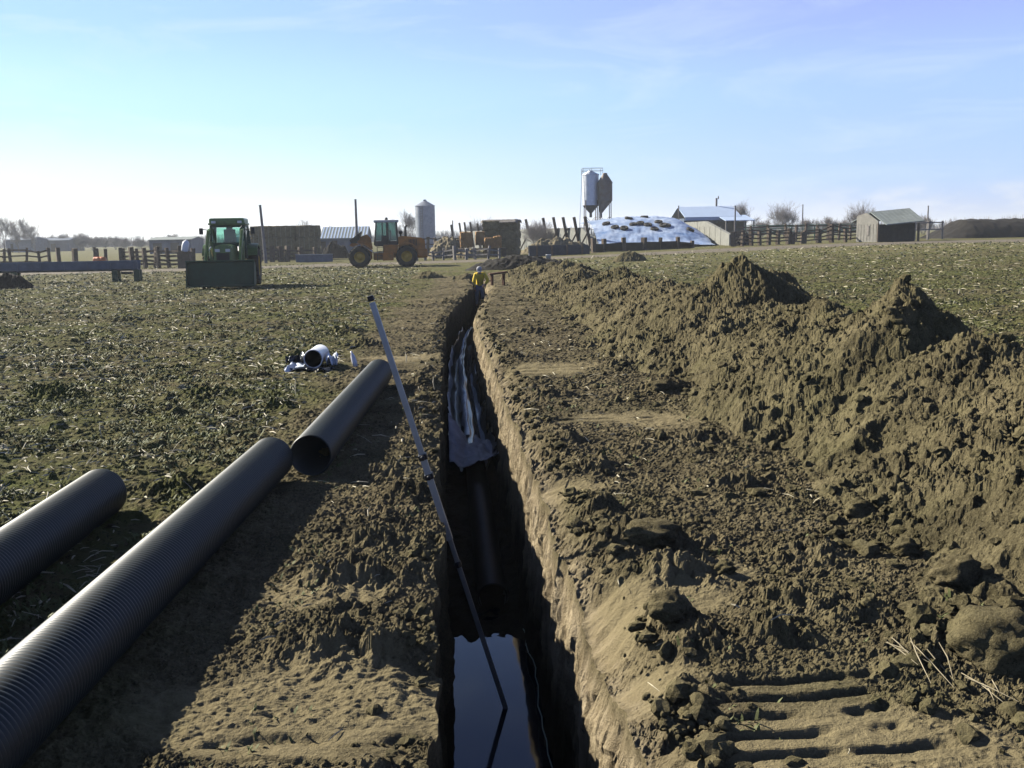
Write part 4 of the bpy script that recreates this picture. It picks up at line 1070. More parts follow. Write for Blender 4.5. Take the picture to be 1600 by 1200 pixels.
    make('jacket', ['pel', 'sp1', 'sp2', 'chest', 'neck', 'shL', 'elL', 'wrL', 'shR', 'elR', 'wrR'], E, 0.028, M['hiviz'], 'sp2', 2, {'pel': 1.1, 'neck': 0.8})
    make('jeans', ['pel', 'hpL', 'knL', 'anL', 'hpR', 'knR', 'anR'], E, 0.022, M['denim'], 'pel')
    for s in 'LR':
        mb = MB(); a = Vector(P['an' + s]); b = Vector(P['to' + s]); mb.tube([a + Vector((0, 0.05, 0.2)), a + Vector((0, 0.03, 0.05)), a + Vector((0, 0.03, -0.06))], [0.075, 0.07, 0.07], 10); mb.rbox((a.x, (a.y + b.y) / 2 - 0.01, 0.03), (0.11, 0.31, 0.10), 0.03); mb.build('boot', M['boot'], t)
    hd = Matrix.Translation(P['head1']) @ Matrix.Rotation(R(38), 4, 'X')
    mb = MB(); mb.lathe([(0.112, 0.0), (0.115, 0.03), (0.10, 0.085), (0.06, 0.118), (0.0, 0.128)], (0, 0, 0.03), 18, M=hd); mb.prism([(-0.10, -0.06), (0.10, -0.06), (0.085, -0.16), (0.04, -0.205), (-0.04, -0.205), (-0.085, -0.16)], 0.028, 0.042, 'z', hd); mb.build('cap', M['cap'], t)
    mb = MB(); mb.lathe([(0.0, 0.02), (0.012, 0.0), (0.018, -0.03), (0.0, -0.035)], (0, -0.105, -0.005), 8, M=hd)
    mb.build('nose', M['skin'], t)
    for s in (-1, 1):
        mb = MB(); mb.lathe([(0.0, 0.02), (0.02, 0.015), (0.02, -0.025), (0, -0.03)], (s * 0.10, 0.0, -0.01), 8, M=hd); mb.build('ear', M['skin'], t)
        mb = MB(); mb.lathe([(0, -0.008), (0.011, 0), (0, 0.008)], (s * 0.034, -0.094, 0.012), 8, M=hd); mb.build('eye', M['boot'], t)
    mb = MB(); mb.box((0, -0.094, -0.055), (0.05, 0.008, 0.008), hd); mb.build('mouth', M['boot'], t)
make_worker()

M['redwood'] = mat('red_brown_board', (0.12, 0.055, 0.03), 0.8, var=0.4)
def make_bench():
    p = at(778, 448, 37.0); z0 = float(surf_z(np.array([p.x]), np.array([p.y]))[0])
    t = root('plank_trestle', (p.x, p.y, z0), R(8), 'reddish-brown plank on short legs beside the worker in yellow', 'trestle')
    mb = MB(); mb.rbox((0, 0, 0.44), (0.66, 0.26, 0.07), 0.01, rot=(0, R(-6), 0)); mb.build('plank', M['redwood'], t)
    for sx in (-0.22, 0.22):
        for sy in (-0.1, 0.1):
            mb = MB(); mb.box((sx, sy, 0.20), (0.07, 0.05, 0.42)); mb.build('leg', M['redwood'], t)
make_bench()
# ------------------------------------------------------------------ farmyard behind the field
def X(px, D, py=378): return at(px, py, D).x
def Z(px, py, D): return at(px, py, D).z
M['oldwood'] = mat('weathered_wood', (0.115, 0.085, 0.060), 0.9, var=0.45, scale=5, bump=0.4, bscale=20)
M['greywood'] = mat('grey_wood', (0.22, 0.20, 0.18), 0.9, var=0.35, scale=5)
M['hay'] = mat('weathered_hay', (0.20, 0.155, 0.075), 0.95, var=0.4, scale=3, bump=0.9, bscale=24)
M['hayfresh'] = mat('orange_hay', (0.33, 0.18, 0.065), 0.95, var=0.35, scale=3, bump=0.9, bscale=24)
M['galv'] = mat('galvanised_steel', (0.27, 0.29, 0.33), 0.45, 0.35, var=0.25, scale=2)
M['whitesteel'] = mat('white_painted_steel', (0.70, 0.72, 0.76), 0.4, 0.15, var=0.15, scale=2)
M['rust'] = mat('rusty_steel', (0.15, 0.14, 0.13), 0.6, 0.4, var=0.5, scale=1.2, col2=(0.13, 0.085, 0.06))
M['concrete'] = mat('concrete', (0.21, 0.21, 0.185), 0.9, var=0.25, scale=2, bump=0.3)
M['bluesteel'] = mat('blue_grey_steel', (0.10, 0.125, 0.17), 0.6, 0.2, var=0.35, scale=2)
M['bluedark'] = mat('dark_blue_cladding', (0.075, 0.10, 0.15), 0.7, var=0.3, scale=1)
M['roofgrey'] = mat('grey_roofing', (0.20, 0.225, 0.215), 0.8, 0.0, var=0.25, scale=1.5)
M['paleboard'] = mat('pale_boards', (0.20, 0.19, 0.165), 0.85, var=0.3, scale=3)
M['darkin'] = mat('dark_boards', (0.045, 0.038, 0.032), 0.9, var=0.4)
M['whiteroof'] = mat('white_roofing', (0.38, 0.47, 0.62), 0.5, var=0.08, scale=0.6)
M['cover'] = mat('white_silage_cover', (0.40, 0.46, 0.56), 0.4, col2=(0.11, 0.19, 0.36), scale=0.42, spec=0.45, bump=0.8, bscale=1.3)
M['bunkgrey'] = mat('stained_concrete', (0.055, 0.060, 0.075), 0.85, var=0.4, scale=2)
M['greenpanel'] = mat('green_gate_paint', (0.025, 0.12, 0.07), 0.6, var=0.3)
M['manure'] = mat('manure', (0.014, 0.011, 0.008), 0.95, var=0.5, scale=2, bump=1.0, bscale=5)
M['bark'] = mat('bare_bark', (0.16, 0.135, 0.12), 0.9, var=0.3)
M['twig'] = mat('bare_twigs', (0.26, 0.23, 0.215), 0.9, var=0.3)
M['drygrass'] = mat('dry_brush', (0.19, 0.155, 0.09), 0.95, var=0.4)
M['pole'] = mat('pole_wood', (0.20, 0.18, 0.17), 0.85, var=0.3)
M['track'] = mat('dirt_track', (0.125, 0.102, 0.068), 0.95, var=0.3, scale=0.8, bump=0.5, bscale=8)
M['white'] = mat('white_plastic', (0.75, 0.75, 0.75), 0.5, var=0.1)
M['orangep'] = mat('orange_plastic', (0.55, 0.13, 0.03), 0.55, var=0.2)

# dirt track across the far edge of the field
def make_track():
    cl = [(-90, 66), (-45, 68), (-18, 73), (-6, 79), (5, 80), (15, 79), (35, 82), (60, 88), (110, 96)]
    V = []; cols = 9
    xs = np.linspace(-90, 110, 400); yc = np.interp(xs, [c[0] for c in cl], [c[1] for c in cl])
    for x, y in zip(xs, yc):
        w = 3.6 + 2.2 * float(sstep(0, 40, x)) + 0.8 * float(noise(np.array([x * 0.2]), np.array([0.5]), 1001)[0])
        for k in range(cols):
            yy = y + (k / (cols - 1) - .5) * 2 * w; edge = abs(k / (cols - 1) - .5) * 2
            V.append((x, yy, bz(x, yy) + 0.07 - 0.09 * edge ** 4 + 0.02 * float(noise(np.array([x]), np.array([yy]), 1002)[0])))
    o = mesh_np('dirt_track', V, grid_faces(400, cols), M['track']); setp(o, 'pale dirt track along the far edge of the field', 'track', kind='structure')
make_track()

def fence(name, posts, rails, label, pw=0.22, wood='oldwood', railh=0.12, jit=0.12, group=None, railmat=None, lean=0.04):
    """posts: (px, top py, D)"""
    rng = random.Random(len(posts) + int(posts[0][0]))
    x0 = X(posts[0][0], posts[0][2]); y0 = posts[0][2]
    t = root(name, (x0, y0, bz(x0, y0)), 0, label, 'fence', group)
    P = []
    for px, py, D in posts:
        x = X(px, D); b = bz(x, D); h = max(0.6, Z(px, py, D) - b)
        P.append((x - x0, D - y0, b - bz(x0, y0), h))
        w = pw * rng.uniform(0.8, 1.25)
        mb = MB(); mb.rbox((0, 0, h / 2 - 0.1), (w, w, h + 0.2), 0.015); o = mb.build('post', M[wood], t, (x - x0, D - y0, b - bz(x0, y0)))
        o.rotation_euler = (rng.gauss(0, lean), rng.gauss(0, lean), rng.uniform(0, 1))
    for a, b in zip(P, P[1:]):
        for f in rails:
            mb = MB(); A = Vector((a[0], a[1] - 0.12, a[2] + a[3] * f + rng.gauss(0, 0.03))); B = Vector((b[0], b[1] - 0.12, b[2] + b[3] * f + rng.gauss(0, 0.03))); d = B - A
            mb.box((0, 0, 0), (railh, 0.05, d.length + 0.1), Matrix.Translation((A + B) / 2) @ Matrix.Rotation(math.atan2(d.y, d.x), 4, 'Z') @ Matrix.Rotation(PI / 2 - math.atan2(d.z, math.hypot(d.x, d.y)), 4, 'Y'))
            mb.build('rail', M[railmat or wood], t)
    return t

# --- left: feed beam on legs, corral fences
def make_beam():
    D = 52; xa, xb = X(-30, D), X(214, D); z0 = bz((xa + xb) / 2, D)
    zt, zb_ = Z(150, 408, D), Z(150, 424, D)
    t = root('feed_trough', (xb - 0.6, D, z0), 0, 'long blue-grey steel trough raised on dark green legs at the left', 'feed trough')
    L_ = xb - xa; h = zt - zb_
    mb = MB(); mb.prism([(-0.28, zt - z0), (-0.28, zb_ - z0 + 0.1), (-0.15, zb_ - z0), (0.25, zb_ - z0), (0.40, zt - z0), (0.34, zt - z0), (0.2, zb_ - z0 + 0.08), (-0.12, zb_ - z0 + 0.08), (-0.22, zt - z0)], -L_ + 0.6, 0.6, 'x')
    mb.build('trough_body', M['bluesteel'], t)
    mb = MB(); mb.box((-L_ / 2 + 0.6, -0.30, zt - z0 - 0.04), (L_, 0.06, 0.09)); 
    for k in range(9): mb.box((0.4 - k * 1.15, -0.30, (zt + zb_) / 2 - z0 + 0.02), (0.08, 0.05, h * 0.8))
    mb.build('rim_rail', M['bluesteel'], t)
    for px in (178, 212, 20):
        x = X(px, D) - (xb - 0.6)
        for y in (-0.2, 0.3):
            mb = MB(); hh = zb_ - z0; mb.box((x, y, hh / 2), (0.30 if y < 0 else 0.2, 0.12, hh + 0.1)); mb.build('leg', M['greend'], t)
    mb = MB(); mb.box((X(195, D) - (xb - 0.6), 0, (zb_ - z0) * 0.8), (0.5, 0.3, 0.12)); mb.build('cross_brace', M['darksteel'], t)
make_beam()
def mound(name, px, D, w, dpt, h, material, label, cat, seed, nx=90, ny=50, rough=0.25, flat=0.0):
    x0 = X(px, D); z0 = bz(x0, D)
    u = np.linspace(-1, 1, nx)[None, :]; v = np.linspace(-1, 1, ny)[:, None]
    r = np.sqrt(u ** 2 + v ** 2)
    e = 1 - np.clip(r, 0, 1) ** (2 + 4 * flat)
    Xs = u * w / 2 + 0 * v; Ys = v * dpt / 2 + 0 * u
    Zs = h * e * (1 + rough * fbm(Xs * 1.0 + seed, Ys * 1.0, seed, 4)) + rough * h * 0.5 * fbm(Xs * 3 + seed, Ys * 3, seed + 3, 4) * np.minimum(1, e * 3) + clods(Xs + 50, Ys, 0.25, seed + 9, 0.5) * 0.6 * np.minimum(1, e * 3) - 0.12
    o = mesh_np(name, np.stack([Xs, Ys, Zs], -1).reshape(-1, 3), grid_faces(ny, nx), material, attrs={'field': np.zeros(nx * ny) + 0.1, 'wall': np.zeros(nx * ny)})
    o.location = (x0, D, z0); return setp(o, label, cat)
mound('dirt_heap', 5, 45, 2.6, 2.0, 0.75, M['manure'], 'dark dirt heap at the left edge in front of the long trough', 'dirt pile', 31)
mound('dirt_heap', 668, 47, 2.0, 1.2, 0.42, M['heap'], 'low dark dirt heap left of the worker in yellow', 'dirt pile', 32)
mound('dirt_heap', 725, 44, 1.4, 1.0, 0.38, M['heap'], 'small dirt heap at the far end of the trench behind the worker', 'dirt pile', 33)
mound('dirt_heap', 985, 64, 2.6, 1.8, 0.75, M['heap'], 'small rounded dirt heap in front of the white silage cover', 'dirt pile', 34)
mound('dirt_bank', 812, 58, 7.0, 3.0, 0.85, M['manure'], 'long low dark bank of earth in front of the grey feed bunk', 'dirt pile', 36)  # added mound; its dark colour stands in for shade of heap and stacks
fence('corral_fence', [(-20, 388, 84), (3, 389, 84), (14, 388, 84), (38, 387, 84), (60, 392, 84), (75, 387, 84)], (0.35, 0.62, 0.9), 'old post and rail fence at the left edge behind the long trough')
fence('corral_fence', [(90, 387, 83), (115, 388, 83)], (), 'pair of thick dark posts standing without rails behind the trough', 0.3)
fence('corral_fence', [(146, 386, 82), (150, 388, 82), (163, 389, 82)], (0.25, 0.3), 'three dark posts beside the orange barrel')
fence('corral_fence', [(187, 387, 81), (192, 388, 81), (205, 386, 80), (213, 388, 80), (225, 387, 79), (240, 387, 79), (246, 385, 78), (262, 387, 78), (281, 384, 77), (300, 388, 77)], (0.2, 0.38, 0.58, 0.8), 'dense dark plank corral fence left of the tractor', 0.26, railh=0.16)
def make_barrel():
    D = 80; x = X(153, D); mb = MB(); mb.lathe([(0, 0), (0.28, 0.0), (0.30, 0.05), (0.29, 0.3), (0.31, 0.33), (0.29, 0.36), (0.29, 0.6), (0.31, 0.63), (0.29, 0.66), (0.28, 0.9), (0, 0.9)], (0, 0, 0), 20)
    o = mb.build('barrel', M['orangep']); o.location = (x - 0.4, D, bz(x, D) + 0.30 + 0.35); o.rotation_euler = (0, R(90), 0)
    setp(o, 'orange barrel lying between dark fence posts at the left', 'barrel')
    mb = MB(); mb.lathe([(0, 0), (0.26, 0.0), (0.30, 0.1), (0.33, 0.55), (0.30, 0.85), (0.18, 1.0), (0.1, 1.02), (0.1, 1.1), (0, 1.1)], (0, 0, 0), 20)
    D = 75; x = X(287, D); o = mb.build('white_tank', M['white']); o.location = (x, D, Z(287, 393, D)); o.scale = (0.8, 0.8, 0.8); o.rotation_euler = (0, R(14), 0)
    setp(o, 'small white plastic tank set on the corral fence beside the tractor', 'tank')
    mb = MB(); mb.box((0, 0, 0.5 * (Z(287, 393, D) - bz(x, D))), (0.9, 0.7, Z(287, 393, D) - bz(x, D))); mb.box((0, 0, Z(287, 393, D) - bz(x, D) - 0.03), (1.1, 0.9, 0.05))
    o = mb.build('tank_stand', M['oldwood']); o.location = (x, D, bz(x, D) - 0.02); setp(o, 'dark wooden stand under the small white tank', 'stand')
make_barrel()

# --- poles
def pole(px, top, D, label, r=0.13, lean=0.0, wood='pole', arm=0):
    x = X(px, D); z0 = bz(x, D); h = Z(px, top, D) - z0
    t = root('utility_pole', (x, D, z0), 0, label, 'pole', 'slim poles around the yard')
    mb = MB(); mb.tube([(0, 0, -0.3), (lean * h * 0.5, 0, h * 0.5), (lean * h, 0, h)], [r * 1.15, r, r * 0.8], 10); mb.build('shaft', M[wood], t)
    mb = MB(); mb.lathe([(r * 0.95, h - 0.03), (r * 0.95, h + 0.03), (0, h + 0.06)], (lean * h, 0, 0), 10); mb.build('pole_cap', M['darksteel'], t)
    if arm:
        mb = MB(); mb.box((0, 0, h - 0.5), (arm, 0.1, 0.12)); mb.build('cross_arm', M[wood], t)
    return t
pole(414, 321, 88, 'pale leaning pole standing in front of the weathered haystack', 0.13, -0.05)
pole(558, 312, 105, 'tall straight pole rising behind the striped roof', 0.14)
pole(1060, 322, 112, 'slim pole between the silage cover and the white-roofed building', 0.08)
pole(1148, 322, 104, 'slim pole in front of the right part of the white-roofed building', 0.09)
pole(1253, 320, 150, 'slim grey pole beside the round bare tree at the right', 0.10)
pole(1448, 322, 130, 'slim grey pole behind the right end of the loafing shed', 0.10)
pole(708, 345, 170, 'faint far pole right of the tall silo', 0.12)

# --- hay
def bale_mb(w, d, h, seed):
    bm = _bm.new(); _bm.ops.create_cube(bm, size=1); _bm.ops.subdivide_edges(bm, edges=list(bm.edges), cuts=9, use_grid_fill=True)
    v = np.array([q.co[:] for q in bm.verts]); fs = [[k.index for k in f.verts] for f in bm.faces]; bm.free()
    q = v * np.array([w, d, h])
    n = fbm(q[:, 0] * 2 + seed, q[:, 1] * 2 + q[:, 2] * 2.3, 1100 + seed, 3) * 0.06 + noise(q[:, 0] * 7 + q[:, 1] * 7, q[:, 2] * 7 + seed, 1200 + seed) * 0.03
    r = 1 - 0.05 * (np.abs(v).sum(1) > 1.2)
    q = q * r[:, None] + v * 2 * n[:, None]
    mb = MB(); mb.add([tuple(k) for k in q], fs, False); return mb
def bale_proto(w, d, h, m, seed):
    o = bale_mb(w, d, h, seed).build('hay_bale', m); 
    mb = MB()
    for x in (-0.33, -0.11, 0.11, 0.33):
        mb.box((x * w, -d / 2 - 0.035, 0), (0.015, 0.015, h * 0.96)); mb.box((x * w, 0, h / 2 + 0.035), (0.015, d * 0.96, 0.015))
    mb.build('twine', M['straw'], o); return o
def make_haystack():
    D = 100; xa, xb = X(394, D), X(500, D); z0 = bz(xa, D); zt = Z(440, 353, D)
    rows = 3; cols = 3; bh = (zt - z0) / rows; bw = (xb - xa) / cols
    protos = [bale_proto(bw * 0.99, 2.4, bh * 0.99, M['hay'], s) for s in (1, 2, 3)]
    used = set(); cn = ('left', 'middle', 'right'); rn = ('bottom', 'middle', 'top')
    for c in range(cols):
        for r_ in range(rows):
            k = (c + r_) % 3
            o = protos[k] if k not in used else copy_tree(protos[k])
            used.add(k)
            o.location = (xa + bw * (c + .5) + random.uniform(-.04, .04), D + random.uniform(-.1, .1), z0 + bh * (r_ + .5))
            setp(o, '%s bale in the %s column of the weathered haystack behind the leaning pole' % (rn[r_], cn[c]), 'hay bale', 'bales of the weathered haystack')
make_haystack()
def make_gate():
    D = 92; xs = [405, 421, 436, 450, 468]; x0 = X(405, D); z0 = bz(x0, D)
    fence('feed_fence', [(405, 384, D), (424, 384, D), (438, 385, D), (447, 384, D), (470, 386, D), (492, 386, D)], (0.25, 0.5, 0.75), 'dark upright feed fence in front of the weathered haystack', 0.35, railh=0.16)
    t = root('water_trough', (X(490, 89), 89, bz(X(490, 89), 89)), R(6), 'low pale blue-grey trough in front of the right haystack column', 'trough')
    mb = MB(); mb.rbox((0, 0, 0.32), (3.2, 0.8, 0.64), 0.05); mb.build('trough_body', M['bluesteel'], t)
    mb = MB(); mb.rbox((0, 0, 0.65), (3.3, 0.9, 0.06), 0.02); mb.build('trough_rim', M['bluesteel'], t)
make_gate()
def make_big_stack():
    # orange bales and the tall dark stack behind the worker
    D = 92
    for k, (pa, pb, ta, tb, dd, lab) in enumerate([(719, 738, 363, 387, 0, 'left orange bale in the row left of the tall dark stack'), (743, 757, 362, 383, 0.5, 'right orange bale in the row left of the tall dark stack'), (757, 771, 372, 388, -1.2, 'pale bale low at the left foot of the tall dark stack'), (771, 783, 369, 387, -1.4, 'pinkish pale bale against the front of the tall dark stack')]):
        xa, xb = X(pa, D + dd), X(pb, D + dd); zt, zb_ = Z(pa, ta, D + dd), Z(pa, tb, D + dd)
        o = bale_mb(xb - xa, 1.6, zt - zb_, 10 + k).build('hay_bale', M['hayfresh']); o.location = ((xa + xb) / 2, D + dd, (zt + zb_) / 2); setp(o, lab, 'hay bale', 'orange bales by the tall dark stack')
    D = 95; xa, xb = X(757, D), X(811, D); z0 = bz(xa, D); zt = Z(785, 345, D); rows = 4; bh = (zt - z0) / rows; bw = (xb - xa) / 2
    rn = ('bottom', 'lower middle', 'upper middle', 'top')
    for c in range(2):
        for r_ in range(rows):
            o = bale_mb(bw * 0.99, 2.4, bh * 0.99, 20 + c * 4 + r_).build('hay_bale', M['hay']); o.location = (xa + bw * (c + .5), D + random.uniform(-.12, .12), z0 + bh * (r_ + .5)); o.rotation_euler = (0, 0, R(-14))
            setp(o, '%s bale in the %s column of the tall dark stack behind the worker' % (rn[r_], ('left', 'right')[c]), 'hay bale', 'bales of the tall dark stack')
    mb = MB(); u = np.linspace(-.5, .5, 30)
    o = mesh_np('tarpaulin', np.stack([(xb - xa) * 1.06 * u[None, :] + 0 * u[:, None], 2.7 * u[:, None] + 0 * u[None, :], 0.05 * fbm(u[None, :] * 8, u[:, None] * 8, 1301, 3) - 0.25 * (np.abs(u[:, None]) > .46) - 0.12 * (np.abs(u[None, :]) > .47)], -1).reshape(-1, 3), grid_faces(30, 30), M['greywood'])
    sm = o.modifiers.new('thickness', 'SOLIDIFY'); sm.thickness = 0.02
    o.location = ((xa + xb) / 2, D, zt + 0.10); o.rotation_euler = (0, 0, R(-14)); setp(o, 'grey tarpaulin lying over the top of the tall dark haystack', 'tarpaulin')
make_big_stack()
# the low bales stand on a plank platform
def make_platform():
    D = 92; xa, xb = X(716, D), X(790, D); z0 = bz(xa, D); zt = Z(740, 388, D)
    t = root('plank_platform', ((xa + xb) / 2, D, z0), 0, 'low plank platform on posts carrying the orange bales', 'platform')
    mb = MB(); mb.box((0, -0.3, zt - z0 - 0.06), (xb - xa, 3.2, 0.10)); mb.build('deck', M['oldwood'], t)
    for k in range(6):
        for y in (-1.7, 1.0):
            mb = MB(); mb.box((-(xb - xa) / 2 + 0.2 + k * (xb - xa - 0.4) / 5, y, (zt - z0 - 0.11) / 2), (0.22, 0.22, zt - z0 - 0.11)); mb.build('leg', M['oldwood'], t)
make_platform()
mound('straw_heap', 700, 97, 4.2, 3.5, 2.0, M['drygrass'], 'loose straw heap between the wheel loader and the orange bales', 'straw heap', 41, rough=0.3)
mound('straw_heap', 735, 90, 3.6, 2.0, 0.9, M['hay'], 'low brown straw heap in front of the orange bales', 'straw heap', 42, rough=0.4)
mound('straw_heap', 686, 93, 2.4, 2.0, 1.2, M['drygrass'], 'small straw heap against the back of the wheel loader', 'straw heap', 43, rough=0.4)
fence('yard_fence', [(655, 372, 108), (668, 370, 108), (681, 371, 108), (694, 369, 108), (707, 370, 108), (720, 369, 108)], (0.3, 0.6, 0.9), 'second row of dark yard fence behind the straw heap', 0.24, lean=0.05)
fence('yard_fence', [(650, 388, 86), (664, 386, 86), (676, 392, 86), (692, 388, 86), (710, 384, 85), (728, 388, 85), (742, 387, 85), (762, 384, 84), (780, 388, 84)], (0.4, 0.75), 'old grey fence of uneven posts behind the worker', 0.2, 'greywood', lean=0.07)

# --- left buildings
def box_building(name, pa, pb, D, top, label, wallm, roofm, dpt=6.0, eave=None, cat='shed', openings=(), pitch=0.18, stripes=0, gable='x'):
    xa, xb = X(pa, D), X(pb, D); xm = (xa + xb) / 2; z0 = bz(xm, D); H = Z((pa + pb) / 2, top, D) - z0; w = xb - xa
    ev = (Z((pa + pb) / 2, eave, D) - z0) if eave else H * 0.75
    t = root(name, (xm, D, z0), 0, label, cat)
    mb = MB(); mb.box((0, dpt / 2, ev / 2 - 0.1), (w * 0.97, dpt, ev + 0.2))
    mb.prism([(0.001, ev), (dpt - 0.001, ev), (dpt / 2, H - 0.02)], -w * 0.485, w * 0.485, 'x'); mb.build('wall', M[wallm], t)
    mb = MB(); q = 0.3
    for a, b in (((-q, ev - q * (H - ev) / (dpt / 2)), (dpt / 2, H)), ((dpt / 2, H), (dpt + q, ev - q * (H - ev) / (dpt / 2)))):
        mb.prism([a, b, (b[0], b[1] + 0.1), (a[0], a[1] + 0.1)], -w / 2, w / 2, 'x')
    rf = mb.build('roof', M[roofm], t)
    if stripes:
        for k in range(stripes):
            x = -w / 2 + (k + 0.5) * w / stripes; mb = MB(); ww = w / stripes * 0.42
            a, b = (-q - 0.01, ev - q * (H - ev) / (dpt / 2)), (dpt / 2, H)
            mb.prism([(a[0], a[1] + 0.1), (b[0], b[1] + 0.1), (b[0], b[1] + 0.14), (a[0], a[1] + 0.14)], x - ww / 2, x + ww / 2, 'x'); mb.build('roof_panel', M['whiteroof'], rf)
    for (fa, fb, za, zb_, m) in openings:
        mb = MB(); mb.box(((fa + fb) / 2 * w - w / 2, -0.02, (za + zb_) / 2 * ev), ((fb - fa) * w, 0.08, (zb_ - za) * ev)); mb.build('door', M[m], t)
    return t
box_building('metal_shed', 500, 575, 135, 355, 'low metal shed with a pale striped roof behind the wheel loader', 'bluedark', 'roofgrey', 8, 372, 'shed', [(0.02, 0.12, 0, .8, 'darkin'), (0.25, 0.36, 0, .85, 'darkin'), (0.5, 0.58, 0, .8, 'bluesteel')], stripes=15)
box_building('blue_shed', 368, 394, 125, 366, 'plain dark blue shed showing between the tractor and the haystack', 'bluedark', 'bluedark', 6, 371, 'shed', [(0.55, 0.8, 0, .7, 'darkin')])
box_building('long_barn', 232, 300, 160, 371, 'long low dark barn left of the tractor behind the corral', 'bluedark', 'roofgrey', 8, 375, 'barn', [(0.1, 0.3, 0, .8, 'darkin'), (0.5, 0.7, 0, .8, 'darkin')])
box_building('far_barn', 8, 48, 230, 371, 'far pale blue barn among bare trees at the left edge', 'bluesteel', 'galv', 10, 375, 'barn', [(0.2, 0.3, 0, .7, 'darkin')])
box_building('far_barn', 60, 108, 240, 372, 'far dark blue barn right of the pale one at the left', 'bluedark', 'bluedark', 10, 376, 'barn', [(0.4, 0.55, 0, .7, 'darkin')])

# --- silo
def make_silo():
    D = 170; xa, xb = X(650, D), X(681, D); xm = (xa + xb) / 2; r = (xb - xa) / 2; z0 = bz(xm, D); ev = Z(666, 322, D) - z0; H = Z(666, 313, D) - z0
    t = root('silo', (xm, D, z0), 0, 'tall grey metal grain silo with a conical cap behind the wheel loader', 'silo')
    prof = []; z = 0
    while z < ev - 0.1: prof += [(r - 0.03, z), (r, z + 0.06), (r - 0.03, z + 0.12)]; z += 0.14
    prof.append((r - 0.03, ev)); mb = MB(); mb.lathe(prof, n=40); mb.build('silo_wall', M['galv'], t)
    mb = MB(); mb.lathe([(r + 0.06, ev - 0.02), (r + 0.06, ev + 0.04), (r * 0.18, H - 0.1), (r * 0.18, H + 0.1), (0, H + 0.16)], n=24, smooth=False); mb.build('roof', M['galv'], t)
    for k in range(3):
        mb = MB(); mb.lathe([(r + 0.015, 0), (r + 0.03, 0.05), (r + 0.015, 0.1)], (0, 0, ev * (k + 1) / 4), 40); mb.build('stiffener_ring', M['galv'], t)
    mb = MB()
    for s in (-.2, .2): mb.tube([(s - 0.6, -r - 0.0, 0), (s - 0.6, -r - 0.0, ev)], 0.03, 5)
    for k in range(int(ev / 0.4)): mb.tube([(-0.8, -r, k * 0.4 + .2), (-0.4, -r, k * 0.4 + .2)], 0.02, 5)
    mb.build('ladder', M['rust'], t)
make_silo()

